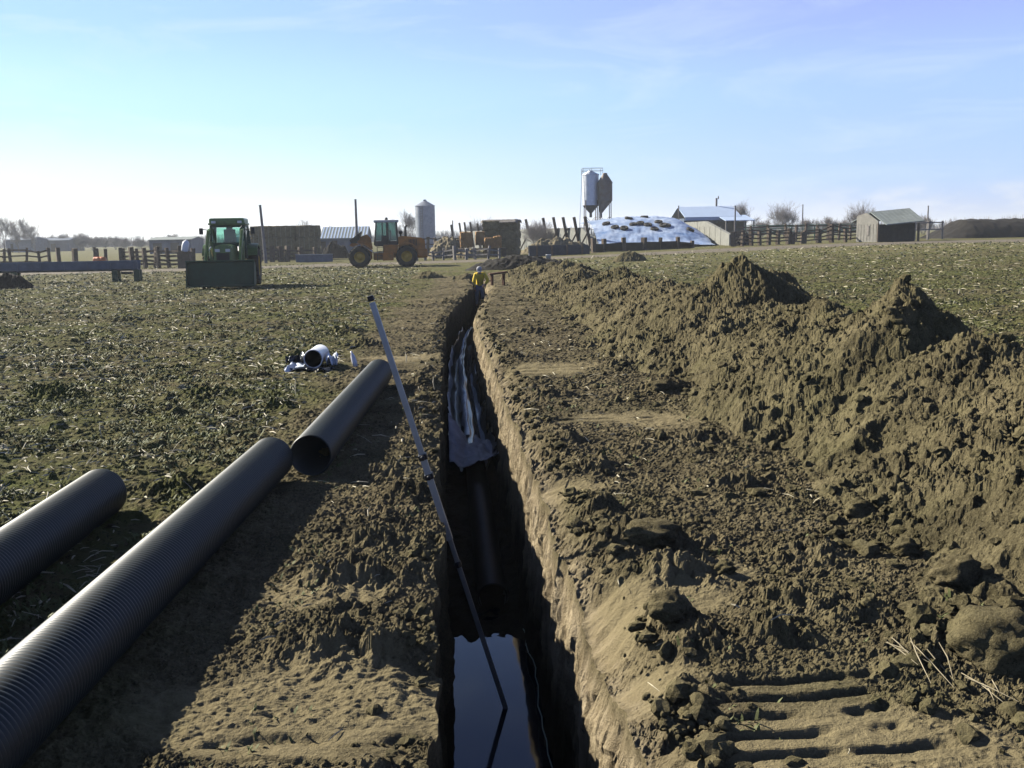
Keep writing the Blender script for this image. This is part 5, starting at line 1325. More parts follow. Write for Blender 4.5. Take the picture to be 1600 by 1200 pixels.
# --- feed bins on legs
def make_bins():
    D = 118; z00 = bz(X(930, D), D)
    def bin_(pa, pb, top, sh, bot, hop, label, m, roofm, hopm, dy, asym=0.0):
        d = D + dy; xa, xb = X(pa, d), X(pb, d); xm = (xa + xb) / 2; r = (xb - xa) / 2; z0 = bz(xm, d)
        zt, zs, zb_, zh = [Z((pa + pb) / 2, q, d) - z0 for q in (top, sh, bot, hop)]
        t = root('feed_bin', (xm, d, z0), 0, label, 'feed bin')
        prof = []; z = zb_
        while z < zs - 0.05: prof += [(r - 0.02, z), (r, z + 0.05), (r - 0.02, z + 0.1)]; z += 0.115
        mb = MB(); mb.lathe(prof + [(r - 0.02, zs)], n=32); mb.build('bin_wall', M[m], t)
        mb = MB(); mb.lathe([(r + 0.04, zs - 0.02), (r + 0.04, zs + 0.03), (r * 0.3, zt), (r * 0.3, zt + 0.12), (0, zt + 0.15)], n=32); mb.build('roof', M[roofm], t)
        mb = MB(); vs = []; n = 32
        for rr, z, ox in ((r - 0.02, zb_, 0), (r * 0.16, zh, asym * r), (r * 0.16, zh - 0.5, asym * r)):
            for k in range(n): vs.append((ox + rr * math.cos(2 * PI * k / n), rr * math.sin(2 * PI * k / n), z))
        fs = [(i * n + k, i * n + (k + 1) % n, (i + 1) * n + (k + 1) % n, (i + 1) * n + k) for i in range(2) for k in range(n)]
        mb.add(vs, fs, True); mb.build('hopper', M[hopm], t)
        for k in range(4):
            a = R(45 + 90 * k); mb = MB(); mb.tube([(r * 1.0 * math.cos(a), r * 1.0 * math.sin(a), 0), (r * 0.99 * math.cos(a), r * 0.99 * math.sin(a), zb_ + 0.6)], 0.055, 6); mb.build('leg', M['rust'], t)
        mb = MB()
        for k in range(4):
            a, b = R(45 + 90 * k), R(135 + 90 * k)
            mb.tube([(r * math.cos(a), r * math.sin(a), zh * 0.55), (r * math.cos(b), r * math.sin(b), zh * 0.9)], 0.025, 5); mb.tube([(r * math.cos(b), r * math.sin(b), zh * 0.55), (r * math.cos(a), r * math.sin(a), zh * 0.9)], 0.025, 5)
            mb.tube([(r * math.cos(a), r * math.sin(a), zh * 0.52), (r * math.cos(b), r * math.sin(b), zh * 0.52)], 0.03, 5)
        mb.build('leg_bracing', M['rust'], t)
        return t, r, zt, zs, zb_
    t, r, zt, zs, zb_ = bin_(910.5, 936, 268, 273, 321, 333, 'tall white feed bin on legs, left of the rusty one', 'whitesteel', 'whitesteel', 'darksteel', 0)
    mb = MB()
    for s in (0, 0.4): mb.tube([(-r - 0.55 + s * 0.2, -0.3 + s, 0), (-r - 0.05 + s * 0.1, -0.3 + s, zt + 0.2)], 0.03, 5)
    for k in range(22): q = k / 22.0; mb.tube([(-r - 0.55 + 0.5 * q, -0.3, (zt + .2) * q), (-r - 0.47 + 0.5 * q, 0.1, (zt + .2) * q)], 0.02, 4)
    mb.build('ladder', M['galv'], t)
    mb = MB()
    for z in (zt + 0.05, zt + 0.35): mb.tube([(-r, -0.8, z), (r * 1.35, -0.8, z), (r * 1.35, 0.8, z), (-r, 0.8, z), (-r, -0.8, z)], 0.025, 5)
    for x in (-r, 0, r * 1.35):
        for y in (-.8, .8): mb.tube([(x, y, zs), (x, y, zt + 0.36)], 0.025, 5)
    mb.build('guard_rail', M['galv'], t)
    bin_(934, 957, 272, 286, 314, 333, 'shorter rusty grey feed bin beside the tall white one', 'rust', 'rust', 'rust', -1.0, -0.55)
make_bins()

# --- silage bunker: left wall with leaning posts, right wall, white cover with tyres
def wall_run(name, A, B, h, thick, label, m, ends=(1.0, 0.1), cut=3.0):
    """concrete wall from A to B (x,y), the B end sloping down"""
    A = Vector((*A, 0)); B = Vector((*B, 0)); d = B - A; L_ = d.length; z0 = bz(A.x, A.y) - 0.1
    mb = MB(); mb.prism([(0, 0), (L_, bz(B.x, B.y) - bz(A.x, A.y)), (L_, h * ends[1]), (L_ - cut, h), (0, h)], -thick / 2, thick / 2, 'y')
    for k in range(1, int(L_ / 2.5)): mb.box((k * 2.5, -thick / 2 - 0.01, h * 0.4), (0.04, 0.04, h * 0.75))
    o = mb.build(name, m); o.location = (A.x, A.y, z0); o.rotation_euler = (0, 0, math.atan2(d.y, d.x)); return setp(o, label, 'concrete wall')
HB = Z(930, 346, 112) - bz(X(930, 112), 112)
wall_run('bunker_wall', (X(722, 150), 150), (X(946, 97), 97), 2.75, 0.3, 'pale concrete bunker wall behind the leaning posts', M['concrete'], (1, 0.15), 6.0)
wall_run('bunker_wall', (X(1062, 122), 122), (X(1142, 96), 96), 2.6, 0.35, 'sloping concrete bunker wall at the right end of the white cover', M['concrete'], (1, 0.45), 11)
def make_buttresses():
    lab = ['leaning dark post at the left end of the bunker row', 'leaning dark post second in the bunker row, with a side prop', 'leaning dark post third from the left along the bunker wall', 'leaning dark post third from the right along the bunker wall', 'tall leaning dark post second from the white cover', 'thick leaning dark post next to the white silage cover']
    src = None
    for k, (px, tp, bt, D) in enumerate([(826, 344, 365, 121), (853, 342, 362, 114), (869, 341, 370, 110), (884, 341, 366, 107), (901, 341, 372, 104), (918, 340, 372, 101)]):
        x = X(px, D); z0 = bz(x, D); h = Z(px, tp, D) - z0
        t = root('buttress_post', (x, D - 0.5, z0), 0, lab[k], 'post', 'leaning posts along the bunker wall')
        mb = MB(); mb.rbox((0, 0, h / 2), (0.30, 0.28, h + 0.3), 0.02, rot=(R(4), R(-11), 0)); mb.build('post', M['oldwood'], t)
        mb = MB(); mb.rbox((-0.5, -0.1, h * 0.32), (0.16, 0.16, h * 0.85), 0.02, rot=(0, R(28), 0)); mb.build('prop', M['oldwood'], t)
    for k, (px, tp) in enumerate([(721, 349), (729, 348), (738, 348), (749, 350), (708, 352)]):
        D = 142 - k * 2; x = X(px, D); z0 = bz(x, D); h = Z(px, tp, D) - z0
        mb = MB(); mb.rbox((0, 0, h / 2), (0.28, 0.26, h + 0.2), 0.02, rot=(R(3), R(-7), 0)); o = mb.build('buttress_post', M['oldwood']); o.location = (x, D, z0)
        setp(o, 'far leaning post rising behind the orange bales', 'post', 'far leaning posts behind the orange bales')
make_buttresses()
def make_cover():
    D0, D1 = 96.5, 122; nx, ny = 130, 90
    xa0, xb0 = X(938, D0), X(1118, D0); xa1, xb1 = X(905, D1), X(1064, D1)
    u = np.linspace(0, 1, nx)[None, :]; v = np.linspace(0, 1, ny)[:, None]
    Ys = D0 + (D1 - D0) * v + 0 * u
    Xs = (xa0 + (xa1 - xa0) * v) * (1 - u) + (xb0 + (xb1 - xb0) * v) * u
    Zs = 3.35 * (1 - (1 - sstep(-0.10, 0.52, v)) ** 1.3) * (0.55 + 0.45 * np.sqrt(np.clip(1 - np.abs(u - 0.42) ** 2.2 * 3.2, 0, 1))) + 0.16 * fbm(Xs * 0.5, Ys * 0.5, 1401, 4) + 0.05 * fbm(Xs * 2.2, Ys * 2.2, 1402, 3)
    Zs = Zs * (1 - 0.25 * sstep(0.75, 1, u)) + base_z(Xs, Ys) - 0.05
    o = mesh_np('silage_cover', np.stack([Xs, Ys, Zs], -1).reshape(-1, 3), grid_faces(ny, nx), M['cover'])
    setp(o, 'long white plastic cover over the silage mound with dark tyres on it', 'silage cover')
    def zc(i, j): return Vector((Xs[j, i], Ys[j, i], Zs[j, i]))
    mb = MB(); mb.lathe([(0.17, -0.1), (0.30, -0.11), (0.35, -0.06), (0.35, 0.06), (0.30, 0.11), (0.17, 0.1), (0.15, 0), (0.17, -0.1)], n=20)
    proto = mb.build('tyre', M['rubber']); first = True
    targets = [(960, 356), (976, 358), (990, 352), (1001, 350), (1013, 352), (1036, 354), (1043, 353), (1055, 354), (1066, 361), (1078, 361), (982, 343), (1006, 340), (1030, 348), (948, 350), (1022, 360)]
    for k, (px, py) in enumerate(targets):
        best = None
        for j in range(0, ny, 2):
            for i in range(0, nx, 2):
                p = zc(i, j); d = p - Vector((0, 0, CAM_H)); c = CAM_M.transposed() @ d
                qx, qy = 800 + F * c.x / -c.z, 600 - F * c.y / -c.z
                e = (qx - px) ** 2 + (qy - py) ** 2
                if best is None or e < best[0] - 0.5: best = (e, i, j)
        i, j = best[1], best[2]
        o = proto if first else copy_tree(proto); first = False
        a = zc(min(i + 2, nx - 1), j) - zc(max(i - 2, 0), j); b = zc(i, min(j + 2, ny - 1)) - zc(i, max(j - 2, 0)); n = a.cross(b).normalized()
        o.location = zc(i, j) + n * 0.09; o.rotation_euler = n.to_track_quat('Z', 'Y').to_euler(); o.scale = (1.25,) * 3
        setp(o, 'dark tyre lying on the white silage cover', 'tyre', 'tyres weighting the white silage cover')
make_cover()
fence('bunker_fence', [(928, 372, 92), (944, 373, 92), (975, 371, 92), (1006, 371, 92), (1031, 371, 92), (1060, 370, 92), (1082, 376, 92)], (0.12, 0.3, 0.5), 'dark plank fence with heavy posts along the front of the white cover', 0.34, railh=0.34, railmat='darkin')
def make_trailer():
    D = 88; xa, xb = X(826, D), X(920, D); z0 = bz(xa, D); zt, zb_ = Z(870, 383, D) - z0, Z(870, 400, D) - z0
    t = root('feed_bunk', ((xa + xb) / 2, D, z0), 0, 'low grey concrete feed bunk behind the far end of the dirt ridge', 'feed bunk')
    w = xb - xa; mb = MB(); mb.prism([(-0.5, 0), (0.5, 0), (0.55, zt), (0.42, zt), (0.35, 0.3), (-0.35, 0.3), (-0.42, zt * 0.92), (-0.55, zt * 0.92)], -w / 2, w / 2, 'x'); mb.build('bunk_body', M['bunkgrey'], t)
    for k in range(4):
        mb = MB(); mb.box((-w / 2 + (k + .5) * w / 4, -0.62, zt * 0.5), (0.14, 0.14, zt * 1.05)); mb.build('post', M['oldwood'], t)
make_trailer()
mound('straw_heap', 870, 99, 8.0, 3.0, 1.5, M['drygrass'], 'dry straw heap at the foot of the leaning bunker posts', 'straw heap', 45, rough=0.35)
def make_bucket():
    p = at(857, 408, 60); z0 = float(surf_z(np.array([p.x]), np.array([p.y]))[0])
    mb = MB(); mb.lathe([(0, 0), (0.13, 0), (0.155, 0.36), (0.165, 0.36), (0.165, 0.40), (0.145, 0.40), (0.12, 0.03), (0, 0.03)], (0, 0, 0), 20)
    o = mb.build('bucket', M['white']); o.location = (p.x, p.y, max(z0, p.z)); setp(o, 'white bucket standing on the far end of the dirt ridge', 'bucket')
make_bucket()

# --- right: white-roofed building, corral, shed, manure
def make_white_building():
    D = 150; xa, xb = X(1070, D), X(1158, D); xm = (xa + xb) / 2; z0 = bz(xm, D); w = xb - xa
    zr, ze = Z(1110, 322.5, D) - z0, Z(1110, 340, D) - z0
    t = root('milking_barn', (xm, D, z0), 0, 'low building with a broad white roof and a dark open front behind the bunker', 'barn')
    mb = MB(); mb.box((0, 5, ze / 2), (w * 0.98, 8, ze - 0.1)); mb.build('wall', M['bluedark'], t)
    mb = MB(); mb.prism([(0.0, ze), (5, zr), (5, zr + 0.12), (0, ze + 0.12)], -w / 2, w / 2, 'x'); mb.prism([(5, zr), (10, ze), (10, ze + 0.12), (5, zr + 0.12)], -w / 2, w / 2, 'x'); mb.build('roof', M['whiteroof'], t)
    mb = MB(); mb.box((0, 0.03, ze - 0.18), (w, 0.1, 0.42)); mb.build('fascia', M['whiteroof'], t)
    for k in range(6):
        mb = MB(); mb.box((-w / 2 + 0.8 + k * (w - 1.6) / 5, 0.9, ze * 0.42), (w / 9, 0.1, ze * 0.7)); mb.build('door', M['darkin'], t)
    mb = MB(); mb.tube([(X(1133, D) - xm, 5.2, zr), (X(1133, D) - xm, 5.2, zr + 1.4)], 0.16, 8); mb.tube([(X(1133, D) - xm + .3, 5.2, zr + 1.25), (X(1133, D) - xm + .3, 5.2, zr + 1.7)], 0.09, 8); mb.build('chimney', M['greywood'], t)
    xa2, xb2 = X(1132, D - 3), X(1178, D - 3); ze2 = Z(1160, 345, D - 3) - z0; zr2 = Z(1160, 336, D - 3) - z0; c = (xa2 + xb2) / 2 - xm
    mb = MB(); mb.prism([(-3.4, ze2), (1.5, zr2), (1.5, zr2 + 0.1), (-3.4, ze2 + 0.1)], c - (xb2 - xa2) / 2, c + (xb2 - xa2) / 2, 'x'); mb.build('lean_to_roof', M['whiteroof'], t)
    mb = MB(); mb.box((c, 0.9, ze2 / 2), ((xb2 - xa2) * 0.98, 0.2, ze2)); mb.build('lean_to_back', M['darkin'], t)
    for k in range(4):
        mb = MB(); mb.box((c - (xb2 - xa2) / 2 + 0.15 + k * ((xb2 - xa2) - .3) / 3, -3.2, ze2 / 2), (0.16, 0.16, ze2)); mb.build('post', M['greywood'], t)
make_white_building()
fence('corral_fence', [(1146, 362, 91), (1160, 360, 91), (1174, 358, 91.5), (1187, 360, 92), (1201, 357, 92), (1215, 360, 92.5), (1231, 357, 93), (1238, 364, 93), (1253, 362, 93.5), (1257, 360, 93.5), (1277, 357, 94), (1281, 359, 94), (1299, 350, 94.5), (1321, 356, 95), (1343, 352, 96)], (0.22, 0.45, 0.7, 0.92), 'nearest heavy post and rail corral fence left of the loafing shed', 0.30)
fence('corral_fence', [(1150, 352, 112), (1172, 353, 112), (1200, 351, 112), (1228, 350, 112), (1243, 351, 112), (1258, 349, 112), (1275, 351, 112), (1293, 349, 112), (1310, 349, 112), (1328, 351, 112), (1345, 350, 112)], (0.5, 0.9), 'thinner second row of corral posts behind the nearest corral fence', 0.22)
def make_panels():
    D = 124
    lab = ['leftmost green pipe gate panel behind the corral', 'second green pipe gate panel from the left behind the corral', 'middle green pipe gate panel behind the corral', 'second green pipe gate panel from the right behind the corral', 'rightmost green pipe gate panel near the loafing shed']
    src = None; w = (X(1345, D) - X(1165, D)) / 5 * 0.97
    for k in range(5):
        x = X(1165 + 36 * k, D); z0 = bz(x, D)
        if src is None:
            src = root('gate_panel', (x, D, z0)); zt = Z(1250, 351.5, D) - z0
            mb = MB()
            for x2 in (0, w): mb.tube([(x2, 0, 0.1), (x2, 0, zt)], 0.05, 6)
            mb.build('panel_frame', M['greenpanel'], src)
            mb = MB()
            for q in range(6): mb.tube([(0, 0, zt * (0.45 + 0.11 * q)), (w, 0, zt * (0.45 + 0.11 * q))], 0.045, 6)
            mb.build('panel_bars', M['greenpanel'], src); o = src
        else: o = copy_tree(src); o.location = (x, D, z0)
        setp(o, lab[k], 'gate', 'green gate panels behind the corral')
make_panels()
def make_shed():
    D = 92; xl_, xr_ = X(1347, D), X(1430, D + 1); z0 = bz(X(1390, D), D)
    t = root('loafing_shed', (X(1372, D), D, z0), R(-20), 'small open shed with pale end wall and grey gable roof at the right', 'shed')
    # gable end (pale) faces left-front, long side faces right-front
    L_ = 3.9; W_ = 4.0; ev = 1.5; rg = 2.75
    mb = MB(); mb.prism([(-W_ / 2 + .15, 0), (-0.05, 0), (-0.05, rg - 0.2), (-W_ / 2 + .15, ev)], 0.0, 0.14, 'y')
    s = F / D
    H = Z(1420, 327, D) - z0
    # built directly: local x to the right, y away
    t.rotation_euler = (0, 0, 0); t.location = (X(1350, D), D, z0)
    gx = X(1371, D - 1.2) - t.location.x                     # corner between pale wall and dark side
    ex = X(1427, D) - t.location.x
    hc = Z(1371, 345, D - 1.2) - z0; hr = Z(1358, 333, D) - z0; he = Z(1427, 348, D) - z0
    mb = MB(); th = 0.12
    A, B = Vector((-0.10, 1.6, 0)), Vector((gx, -1.2, 0)); dv = (B - A); L_ = dv.length; rot = Matrix.Translation(A) @ Matrix.Rotation(math.atan2(dv.y, dv.x), 4, 'Z')
    mb.prism([(0, -0.1), (L_, -0.1), (L_, hc - 0.05), (L_ * 0.45, hr + 0.05), (0, hr - 0.25)], 0, th, 'y', rot)
    for k in range(7): mb.box((L_ * (k + .5) / 7, -0.012, hc * 0.45), (0.03, 0.02, hc * 0.8), rot)
    gw = mb.build('end_wall', M['paleboard'], t)
    mb = MB(); mb.box((L_ * 0.55, -0.03, hc * 0.55), (0.28, 0.04, 0.9), rot); mb.build('window', M['greywood'], gw)
    mb = MB(); mb.box(((gx + ex) / 2 + 0.06, -0.2, he * 0.46), (ex - gx - 0.14, 0.10, he * 0.96))
    for k in range(8): mb.box((gx + 0.2 + (ex - gx - 0.3) * k / 7, -0.27, he * 0.46), (0.05, 0.05, he * 0.96))
    mb.build('side_wall', M['darkin'], t)
    mb = MB(); mb.box((ex - 0.05, 1.5, he * 0.5), (0.12, 3.4, he)); mb.build('far_end_wall', M['darkin'], t)
    for xq in (gx + 0.05, ex - 0.1):
        mb = MB(); mb.box((xq, -1.15, he * 0.5), (0.16, 0.16, he)); mb.build('post', M['oldwood'], t)
    # roof planes: ridge runs from above the pale wall to the right
    R0, R1 = at(1360, 332.5, D + 0.8), at(1421, 326.5, D + 2.2); E0, E1 = at(1385, 352, D - 2.0), at(1445, 346, D - 1.0); K0, K1 = at(1330, 348, D + 3.0), at(1428, 343, D + 5.2)
    mb = MB(); th = Vector((0, 0, 0.09)); o_ = t.location
    q = [v - o_ for v in (E0, E1, R1, R0)]; mb.add([v for v in q] + [v + th for v in q], [(3, 2, 1, 0), (4, 5, 6, 7), (0, 1, 5, 4), (1, 2, 6, 5), (2, 3, 7, 6), (3, 0, 4, 7)])
    r_ = mb.build('roof_slope', M['roofgrey'], t)
    mb = MB(); q = [v - o_ for v in (R0, R1, K1, K0)]; q[0] = q[0] + Vector((0, 0.01, 0)); q[1] = q[1] + Vector((0, 0.01, 0)); mb.add([v for v in q] + [v + th for v in q], [(3, 2, 1, 0), (4, 5, 6, 7), (0, 1, 5, 4), (1, 2, 6, 5), (2, 3, 7, 6), (3, 0, 4, 7)])
    mb.build('roof_slope', M['roofgrey'], t)
    mb = MB()
    for k in range(9):
        f = (k + .5) / 9; a = E0.lerp(E1, f) - o_ + th; b = R0.lerp(R1, f) - o_ + th; mb.tube([a, b], 0.022, 4)
    mb.build('roof_seams', M['roofgrey'], r_)
make_shed()
fence('paddock_fence', [(1428, 346, 99), (1449, 345, 101), (1472, 345, 104)], (0.55, 0.9), 'grey rail fence running right from the loafing shed', 0.2, 'greywood')
def make_manure():
    x0 = X(1450, 112); n = 150; m_ = 40
    u = np.linspace(0, 1, n)[None, :]; v = np.linspace(-1, 1, m_)[:, None]
    Xs = x0 + 26 * u + 0 * v; Ys = 112 + v * 4.5 + 0 * u
    H = 1.10 * (Z(1510, 344.5, 112) - bz(x0 + 5, 112)) * np.minimum(1, (u + 0.002) * 7) * (1 + 0.06 * noise(Xs * 0.4, 0 * Ys, 1501) + 0.12 * sstep(0.35, 0.5, u) * 0)
    Zs = H * np.clip(1 - np.abs(v) ** 2.6, 0, 1) + (0.14 * fbm(Xs * 1.2, Ys * 1.2, 1502, 4) + 0.10 * clods(Xs, Ys, 0.5, 1503, 0.6)) + base_z(Xs, Ys) - 0.12
    o = mesh_np('manure_heap', np.stack([Xs, Ys, Zs], -1).reshape(-1, 3), grid_faces(m_, n), M['manure']); setp(o, 'long dark manure heap at the right edge beyond the loafing shed', 'manure heap')
make_manure()
mound('brush_heap', 524, 104, 3.6, 2.4, 1.5, M['manure'], 'dark brush heap in front of the striped-roof shed', 'brush heap', 48, rough=0.5)
mound('brush_heap', 1160, 94, 2.2, 2.0, 1.2, M['manure'], 'dark brush heap against the right bunker wall', 'brush heap', 47, rough=0.5)

# --- trees
def tree(px, top, D, label, kind='bare', spread=0.5, seed=0, group=None, base=None, trunk=0.25, twigs=1.0, cat='tree'):
    rng = random.Random(seed); x = X(px, D); z0 = bz(x, D); H = max(1.5, Z(px, top, D) - z0)
    t = root('bare_tree' if kind == 'bare' else ('bush' if kind == 'bush' else 'dry_shrub'), (x, D, z0), 0, label, cat, group)
    tk, cr = MB(), MB(); s = H / 8.0
    minr = D * 0.00006
    def grow(p, d, l, r, lv):
        q = p; dd = d.copy(); pts = [p]; rs = [r]
        n = 3
        for i in range(n):
            dd = (dd + Vector((rng.gauss(0, .13), rng.gauss(0, .13), rng.gauss(0.10, .08)))).normalized(); q = q + dd * l / n; pts.append(q); rs.append(max(minr, r * (1 - 0.45 * (i + 1) / n)))
        (tk if lv < 2 else cr).tube(pts, rs, 6 if lv < 2 else 3, cap=False)
        if lv >= 6: return
        kids_ = (3 if lv < 4 else 3)
        for k in range(kids_ + (1 if rng.random() < twigs * .5 else 0)):
            f = rng.uniform(0.2, 1.0) if k else 1.0
            pp = pts[0].lerp(pts[-1], f) if f < 1 else pts[-1]
            a = rng.uniform(0, 2 * PI); e = rng.uniform(0.3, 0.9) * (0.45 + 0.55 * spread)
            o = dd.orthogonal().normalized(); o.rotate(Matrix.Rotation(a, 3, dd)); nd = (dd * math.cos(e) + o * math.sin(e)).normalized()
            grow(pp, nd, l * rng.uniform(0.62, 0.95), max(minr, rs[-1] * 0.75), lv + 1)
    if kind == 'bare':
        grow(Vector((0, 0, -0.1)), Vector((rng.gauss(0, .05), rng.gauss(0, .05), 1)), H * 0.30, trunk * s, 0)
    else:
        for k in range(6):
            aa = 2 * PI * k / 6 + rng.uniform(-.3, .3); sp_ = spread * rng.uniform(0.2, 0.9)
            grow(Vector((0.25 * s * math.cos(aa), 0.25 * s * math.sin(aa), -0.1)), Vector((sp_ * math.cos(aa), sp_ * math.sin(aa), 1)).normalized(), H * 0.30, 0.09 * s, 1)
    # fit the height
    mz = max([v[2] for v in cr.v] + [0.1]); k = H / mz
    for m in (tk, cr): m.v = [(v[0] * k, v[1] * k, v[2] * k) for v in m.v]
    if tk.v: tk.build('trunk', M['bark'], t)
    cr.build('crown', M['twig'], t)
    return t
tree(6, 331, 210, 'tall slim bare tree cut by the left edge of the frame', 'bare', 0.35, 1)
tree(28, 345, 220, 'slim bare tree just right of the one at the left edge', 'bare', 0.32, 2)
tree(54, 336, 230, 'spreading bare tree with a fanned crown near the left edge', 'bare', 0.6, 3)
tree(33, 360, 235, 'small dark tree in front of the fanned bare tree', 'bush', 0.7, 4)
tree(80, 362, 250, 'small grey bush beside the fanned bare tree', 'bush', 0.9, 5, cat='bush')
tree(99, 361, 245, 'round dense bush far beyond the left fence posts', 'bush', 1.1, 6, cat='bush')
tree(126, 359, 245, 'widest round bush beyond the orange barrel', 'bush', 1.2, 7, cat='bush')
tree(144, 362, 250, 'round bush overlapping the widest one at its right', 'bush', 1.1, 8, cat='bush')
tree(165, 367, 255, 'small thin bush beyond the three dark posts', 'bush', 0.8, 9, cat='bush')
tree(180, 366, 258, 'last low bush of the far left row', 'bush', 0.8, 10, cat='bush')
tree(196, 369, 240, 'low grey bush beyond the gap in the left corral fence', 'bush', 1.2, 31, cat='bush')
tree(218, 368, 245, 'low wide bush beyond the dense plank corral fence', 'bush', 1.3, 32, cat='bush')
tree(240, 368, 235, 'small far bush left of the dome-shaped bare bush', 'bush', 1.2, 33, cat='bush')
tree(66, 366, 245, 'low bush between the two far barns at the left', 'bush', 1.2, 34, cat='bush')
tree(268, 361, 185, 'broad dome-shaped bare bush left of the tractor', 'bush', 1.3, 11, cat='bush')
tree(386, 349, 170, 'bare tree showing between the tractor and the haystack', 'bush', 0.7, 12)
tree(488, 338, 150, 'thin bare tree rising behind the right haystack column', 'bare', 0.5, 13)
tree(520, 349, 190, 'low twiggy tree behind the left end of the striped roof', 'bush', 0.9, 14)
tree(640, 325, 195, 'hazy bare tree directly left of the tall silo', 'bare', 0.45, 15)
tree(626, 338, 190, 'lower bare tree behind the wheel loader cab', 'bare', 0.5, 16)
tree(744, 334, 165, 'pair of thin bare stems behind the orange bales', 'bush', 0.4, 17)
tree(758, 336, 168, 'thin bare tree left of the tall dark haystack', 'bare', 0.4, 18)
tree(838, 341, 112, 'dry brown fan-shaped shrub between the leaning bunker posts', 'shrub', 0.9, 19, cat='shrub')
tree(1156, 309, 175, 'bare tree behind the right end of the white roof', 'bare', 0.6, 20)
tree(1227, 307, 170, 'round-crowned bare tree standing alone at the right', 'bush', 0.75, 21)
tree(1262, 338, 180, 'small bare tree right of the lone round-crowned one', 'bush', 0.7, 22)
tree(1190, 338, 180, 'low bare tree left of the lone round-crowned one', 'bush', 0.8, 23)
tree(1300, 336, 160, 'low twiggy tree behind the corral left of the shed', 'bush', 0.8, 24)
tree(1322, 339, 165, 'low broad shrub behind the corral near the shed', 'bush', 1.0, 25, cat='shrub')
tree(1343, 310, 130, 'denser dark tree leaning right just left of the shed', 'bush', 0.55, 26)
tree(1442, 333, 170, 'faint bare tree behind the right end of the shed', 'bush', 0.7, 27)

# far wood along the horizon (one mass) and low hills
def make_treeline():
    rng = np.random.RandomState(51); V = []; Fc = []
    def clump(cx, cy, w, h):
        for k in range(int(26 * w / 6)):
            x = cx + rng.normal(0, w * .4); y = cy + rng.normal(0, 3); hh = h * rng.uniform(.4, 1) * max(0.2, 1 - ((x - cx) / w) ** 2)
            for q in range(3):
                bx = x + rng.normal(0, .5); a = rng.uniform(0, PI); ww = rng.uniform(.12, .3); tx = bx + rng.normal(0, .7)
                b = len(V); z0 = bz(bx, y) - 0.1
                c, s = math.cos(a) * ww, math.sin(a) * ww
                V.extend([(bx - c, y - s, z0), (bx + c, y + s, z0), (bx, y + ww, z0), (tx, y, z0 + hh)])
                Fc.extend([(b, b + 1, b + 3), (b + 1, b + 2, b + 3), (b + 2, b, b + 3)])
    for px in range(-60, 700, 9): clump(X(px, 430), 430 + rng.uniform(-60, 60), rng.uniform(5, 12), rng.uniform(2.0, 5.5))
    for px in range(690, 920, 10): clump(X(px, 420), 420 + rng.uniform(-60, 60), rng.uniform(5, 10), rng.uniform(3.0, 7.0))
    for px in range(1100, 1700, 9): clump(X(px, 400), 400 + rng.uniform(-60, 60), rng.uniform(5, 12), rng.uniform(2.5, 6.5))
    o = mesh_np('far_treeline', V, Fc, M['twig'], smooth=False); setp(o, 'hazy far line of bare trees along the horizon', 'trees', kind='stuff')
make_treeline()
def make_hills():
    V = []; n = 240
    xs = np.linspace(-3500, 3500, n)
    h = 10 + 14 * np.clip(noise(xs / 700, 0 * xs, 1601) + .4, 0, 1) + 6 * fbm(xs / 200, 0 * xs, 1602, 3)
    for k, y in enumerate((2600, 3000, 3400)):
        for i in range(n): V.append((xs[i], y + 200 * math.sin(xs[i] / 900), (-2, float(h[i]), -2)[k]))
    m = mat('far_hills', (0.12, 0.12, 0.09), 0.95, var=0.3, scale=0.01)
    o = mesh_np('hills', V, grid_faces(3, n), m); setp(o, 'low hazy hills along the horizon', 'hills', kind='structure')
make_hills()
# ------------------------------------------------------------------ sky, sun, air
SUN_AZ, SUN_EL = R(57), R(32)        # azimuth to the left of the trench direction
sun_d = bpy.data.lights.new('sun', 'SUN'); sun_d.energy = 5.0; sun_d.angle = R(0.5); sun_d.color = (1.0, 0.94, 0.82)
sun_o = bpy.data.objects.new('sun', sun_d); COL.objects.link(sun_o)
sd = Vector((-math.sin(SUN_AZ) * math.cos(SUN_EL), math.cos(SUN_AZ) * math.cos(SUN_EL), math.sin(SUN_EL)))
sun_o.rotation_euler = sd.to_track_quat('Z', 'Y').to_euler(); sun_o.location = sd * 60

